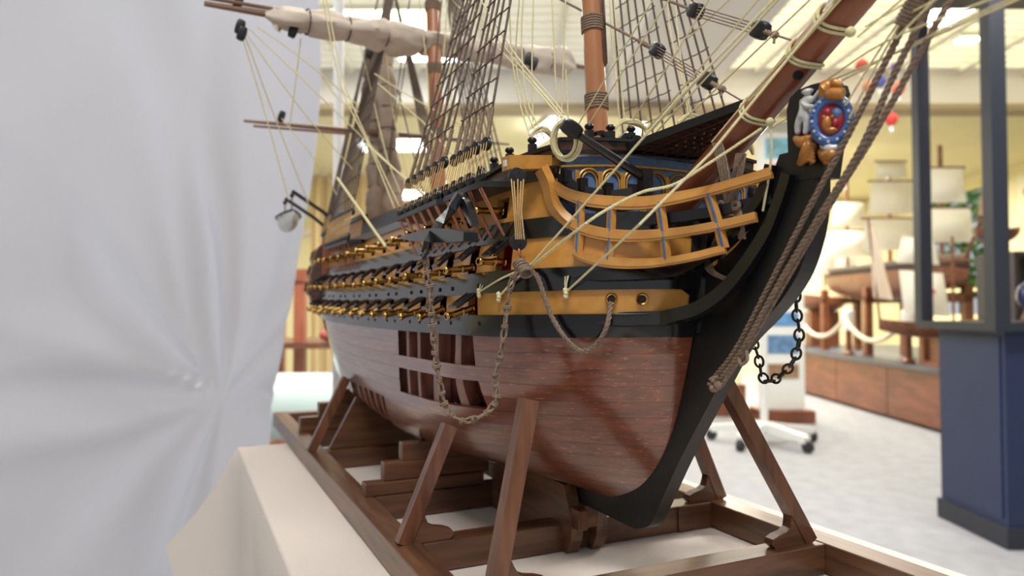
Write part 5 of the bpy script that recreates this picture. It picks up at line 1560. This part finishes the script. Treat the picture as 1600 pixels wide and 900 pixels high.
# ---------------------------------------------------------------- hanging paper ornaments
for k, (px, py, d, c, cn) in enumerate(((1352, 98, 6.0, (214, 92, 84), 'red ornament nearest the bowsprit'), (1380, 124, 6.0, (84, 92, 168), 'blue ornament'), (1409, 136, 6.0, (224, 112, 96), 'coral ornament beside the blue one'), (1397, 184, 6.0, (206, 58, 52), 'deep red ornament, the lowest'), (1362, 132, 6.3, (236, 150, 110), 'orange ornament just above the figurehead'), (1406, 100, 6.3, (140, 120, 190), 'violet ornament'))):
    p = px_at(px, py, d)
    o = RT_('paper_ornament', p.x, p.y, p.z, 'small hanging %s over the hall' % cn, 'ornament', 'paper ornaments hung from the ceiling')
    R('body', MB().lathe([(.004, -.06), (.04, -.035), (.06, 0), (.04, .035), (.004, .06)], 8, Matrix.Translation(p)), plain('paper_ornament_%d' % k, S(c), .7), o)
    R('thread', MB().tube([p + V((0, 0, .055)), V((p.x, p.y, CZ - .1))], .002, 4), sl_a, o)
    R('tail', MB().lathe([(.004, -.12), (.022, -.10), (.004, -.06)], 6, Matrix.Translation(p)), M['white'], o)

# ---------------------------------------------------------------- left background: open wooden frame stand, rolled plastic, shelf
rd = wood('reddish_leg', S((150, 84, 58)), S((176, 104, 76)), (30, 30, 6), .45)
lf = RT_('wooden_rack', -1.1, 3.6, 0, 'reddish wooden rack with slim legs behind the ship stern', 'rack')
for x, d in ((-1.08, 3.6), (-.66, 4.1), (-1.35, 4.1), (-.62, 3.55)):
    R('leg', MB().bbox((x - .028, d - .028, 0), (x + .028, d + .028, 1.30)), rd, lf)
R('shelf', MB().bbox((-1.38, 3.5, .90), (-.6, 4.15, .93)), brn, lf); R('top_rail', MB().bbox((-1.38, 3.56, 1.24), (-.6, 3.60, 1.30)), rd, lf); R('shelf', MB().bbox((-1.38, 3.5, .40), (-.6, 4.15, .43)), brn, lf)
rl = RT_('plastic_roll', -.98, 3.2, 0, 'pale blue-green roll of plastic sheeting lying behind the rail end', 'roll')
R('roll', MB().tube([V((-1.35, 3.2, .66)), V((-.45, 3.2, .66))], .15, 24), plain('pale_plastic', S((196, 214, 210)), .4), rl, True)
for x in (-1.25, -.55): R('trestle', MB().bbox((x - .03, 3.08, 0), (x + .03, 3.32, .52)), brn, rl)
rc = R('red_cushion', MB().ball((-.93, 3.62, .966), 1, 14, 10, None, (.06, .06, .035)), plain('dull_red_cloth', S((190, 96, 88)), .8), None, True); tag(rc, 'small red cushion on the wooden rack behind the stern', 'cushion')
cu = RT_('door_curtain', -1.9, 9.5, 0, 'tan curtain hanging at the far wall left of the mizzen mast', 'curtain')
rows = [[V((-2.75 + 1.05 * j / 40, 9.6 + .05 * math.sin(j * 1.1), z)) for j in range(41)] for z in (0.02, .8, 1.6, 2.4, 2.93)]
R('drape', MB().grid(rows), plain('tan_curtain', S((222, 198, 150)), .85), cu, True, 180)
R('curtain_rod', MB().tube([V((-2.8, 9.6, 2.94)), V((-1.65, 9.6, 2.94))], .018, 8), M['white'], cu, True)
# dark shelf with pale jars at the right edge
dk = RT_('dark_shelf', 4.2, 5.0, 0, 'dark open shelf unit at the right edge behind the glass case', 'shelf')
dkm = plain('dark_shelf_wood', S((52, 44, 46)), .5)
for q in (((3.5, 4.9, 0), (3.54, 5.3, 1.50)), ((4.6, 4.9, 0), (4.64, 5.3, 1.50)), ((3.54, 5.27, .0), (4.6, 5.3, 1.46))): R('side_panel', MB().bbox(*q), dkm, dk)
for z in (.05, .55, 1.0, 1.46): R('shelf_board', MB().bbox((3.54, 4.9, z), (4.6, 5.27, z + .04)), dkm, dk)
for k in range(3):
    x = 3.72 + .28 * k
    j = R('ceramic_jar', MB().lathe([(.05, 0), (.09, .05), (.10, .12), (.07, .18), (.05, .19), (.06, .21)], 16, Matrix.Translation((x, 5.05, 1.041))), plain('grey_ceramic', S((150, 154, 164)), .3), None, True)
    tag(j, ('pale grey ceramic jar on the dark shelf, %s' % ('nearest the glass case post', 'the middle of three', 'farthest right')[k]), 'jar', 'jars on the dark shelf')
pc = RT_('wall_poster', 6.59, 8.9, 2.4, 'pale poster with a red dot on the right wall beside the window', 'poster')
R('sheet', MB().bbox((6.592, 8.45, 2.30), (6.599, 9.15, 2.85)), plain('poster_paper', S((232, 228, 196)), .7), pc)
R('red_dot', MB().lathe([(.05, 0), (.05, .004)], 16, align(V((6.592, 8.98, 2.60)), V((-1, 0, 0)))), sailR, pc)

# ---------------------------------------------------------------- garden beyond the windows
gr = struct(R('ground_outside', MB().bbox((6.75, 2, -.1), (16, 20, -.06)), plain('lawn', S((120, 160, 70)), .9)))
lm = plain('leaf_green', S((120, 170, 80)), .6, var=.4, vs=3)
tr_ = RT_('garden_tree', 8.8, 13.6, -.06, 'bright green tree outside the garden window', 'tree')
R('trunk', MB().tube([V((8.8, 13.6, -.08)), V((8.75, 13.6, 1.6)), V((8.8, 13.6, 3.0))], [.14, .11, .05], 8), brn, tr_, True)
rs = random.Random(4); lv = MB()
for k in range(2600):
    a, b, r_ = rs.uniform(0, 6.28), rs.uniform(-1, 1), rs.uniform(.5, 1) ** .5
    c = V((8.75 + 1.3 * r_ * math.cos(a) * math.sqrt(1 - b * b), 13.6 + 1.9 * r_ * math.sin(a) * math.sqrt(1 - b * b), 2.45 + 1.15 * r_ * b))
    u = V((rs.uniform(-1, 1), rs.uniform(-1, 1), rs.uniform(-1, 1))).normalized(); v2 = u.orthogonal().normalized(); s = rs.uniform(.07, .14)
    lv.add([c - u * s, c + v2 * s * .5, c + u * s, c - v2 * s * .5], [(0, 1, 2, 3)])
o = R('foliage', lv, lm, tr_); o['kind'] = 'stuff'
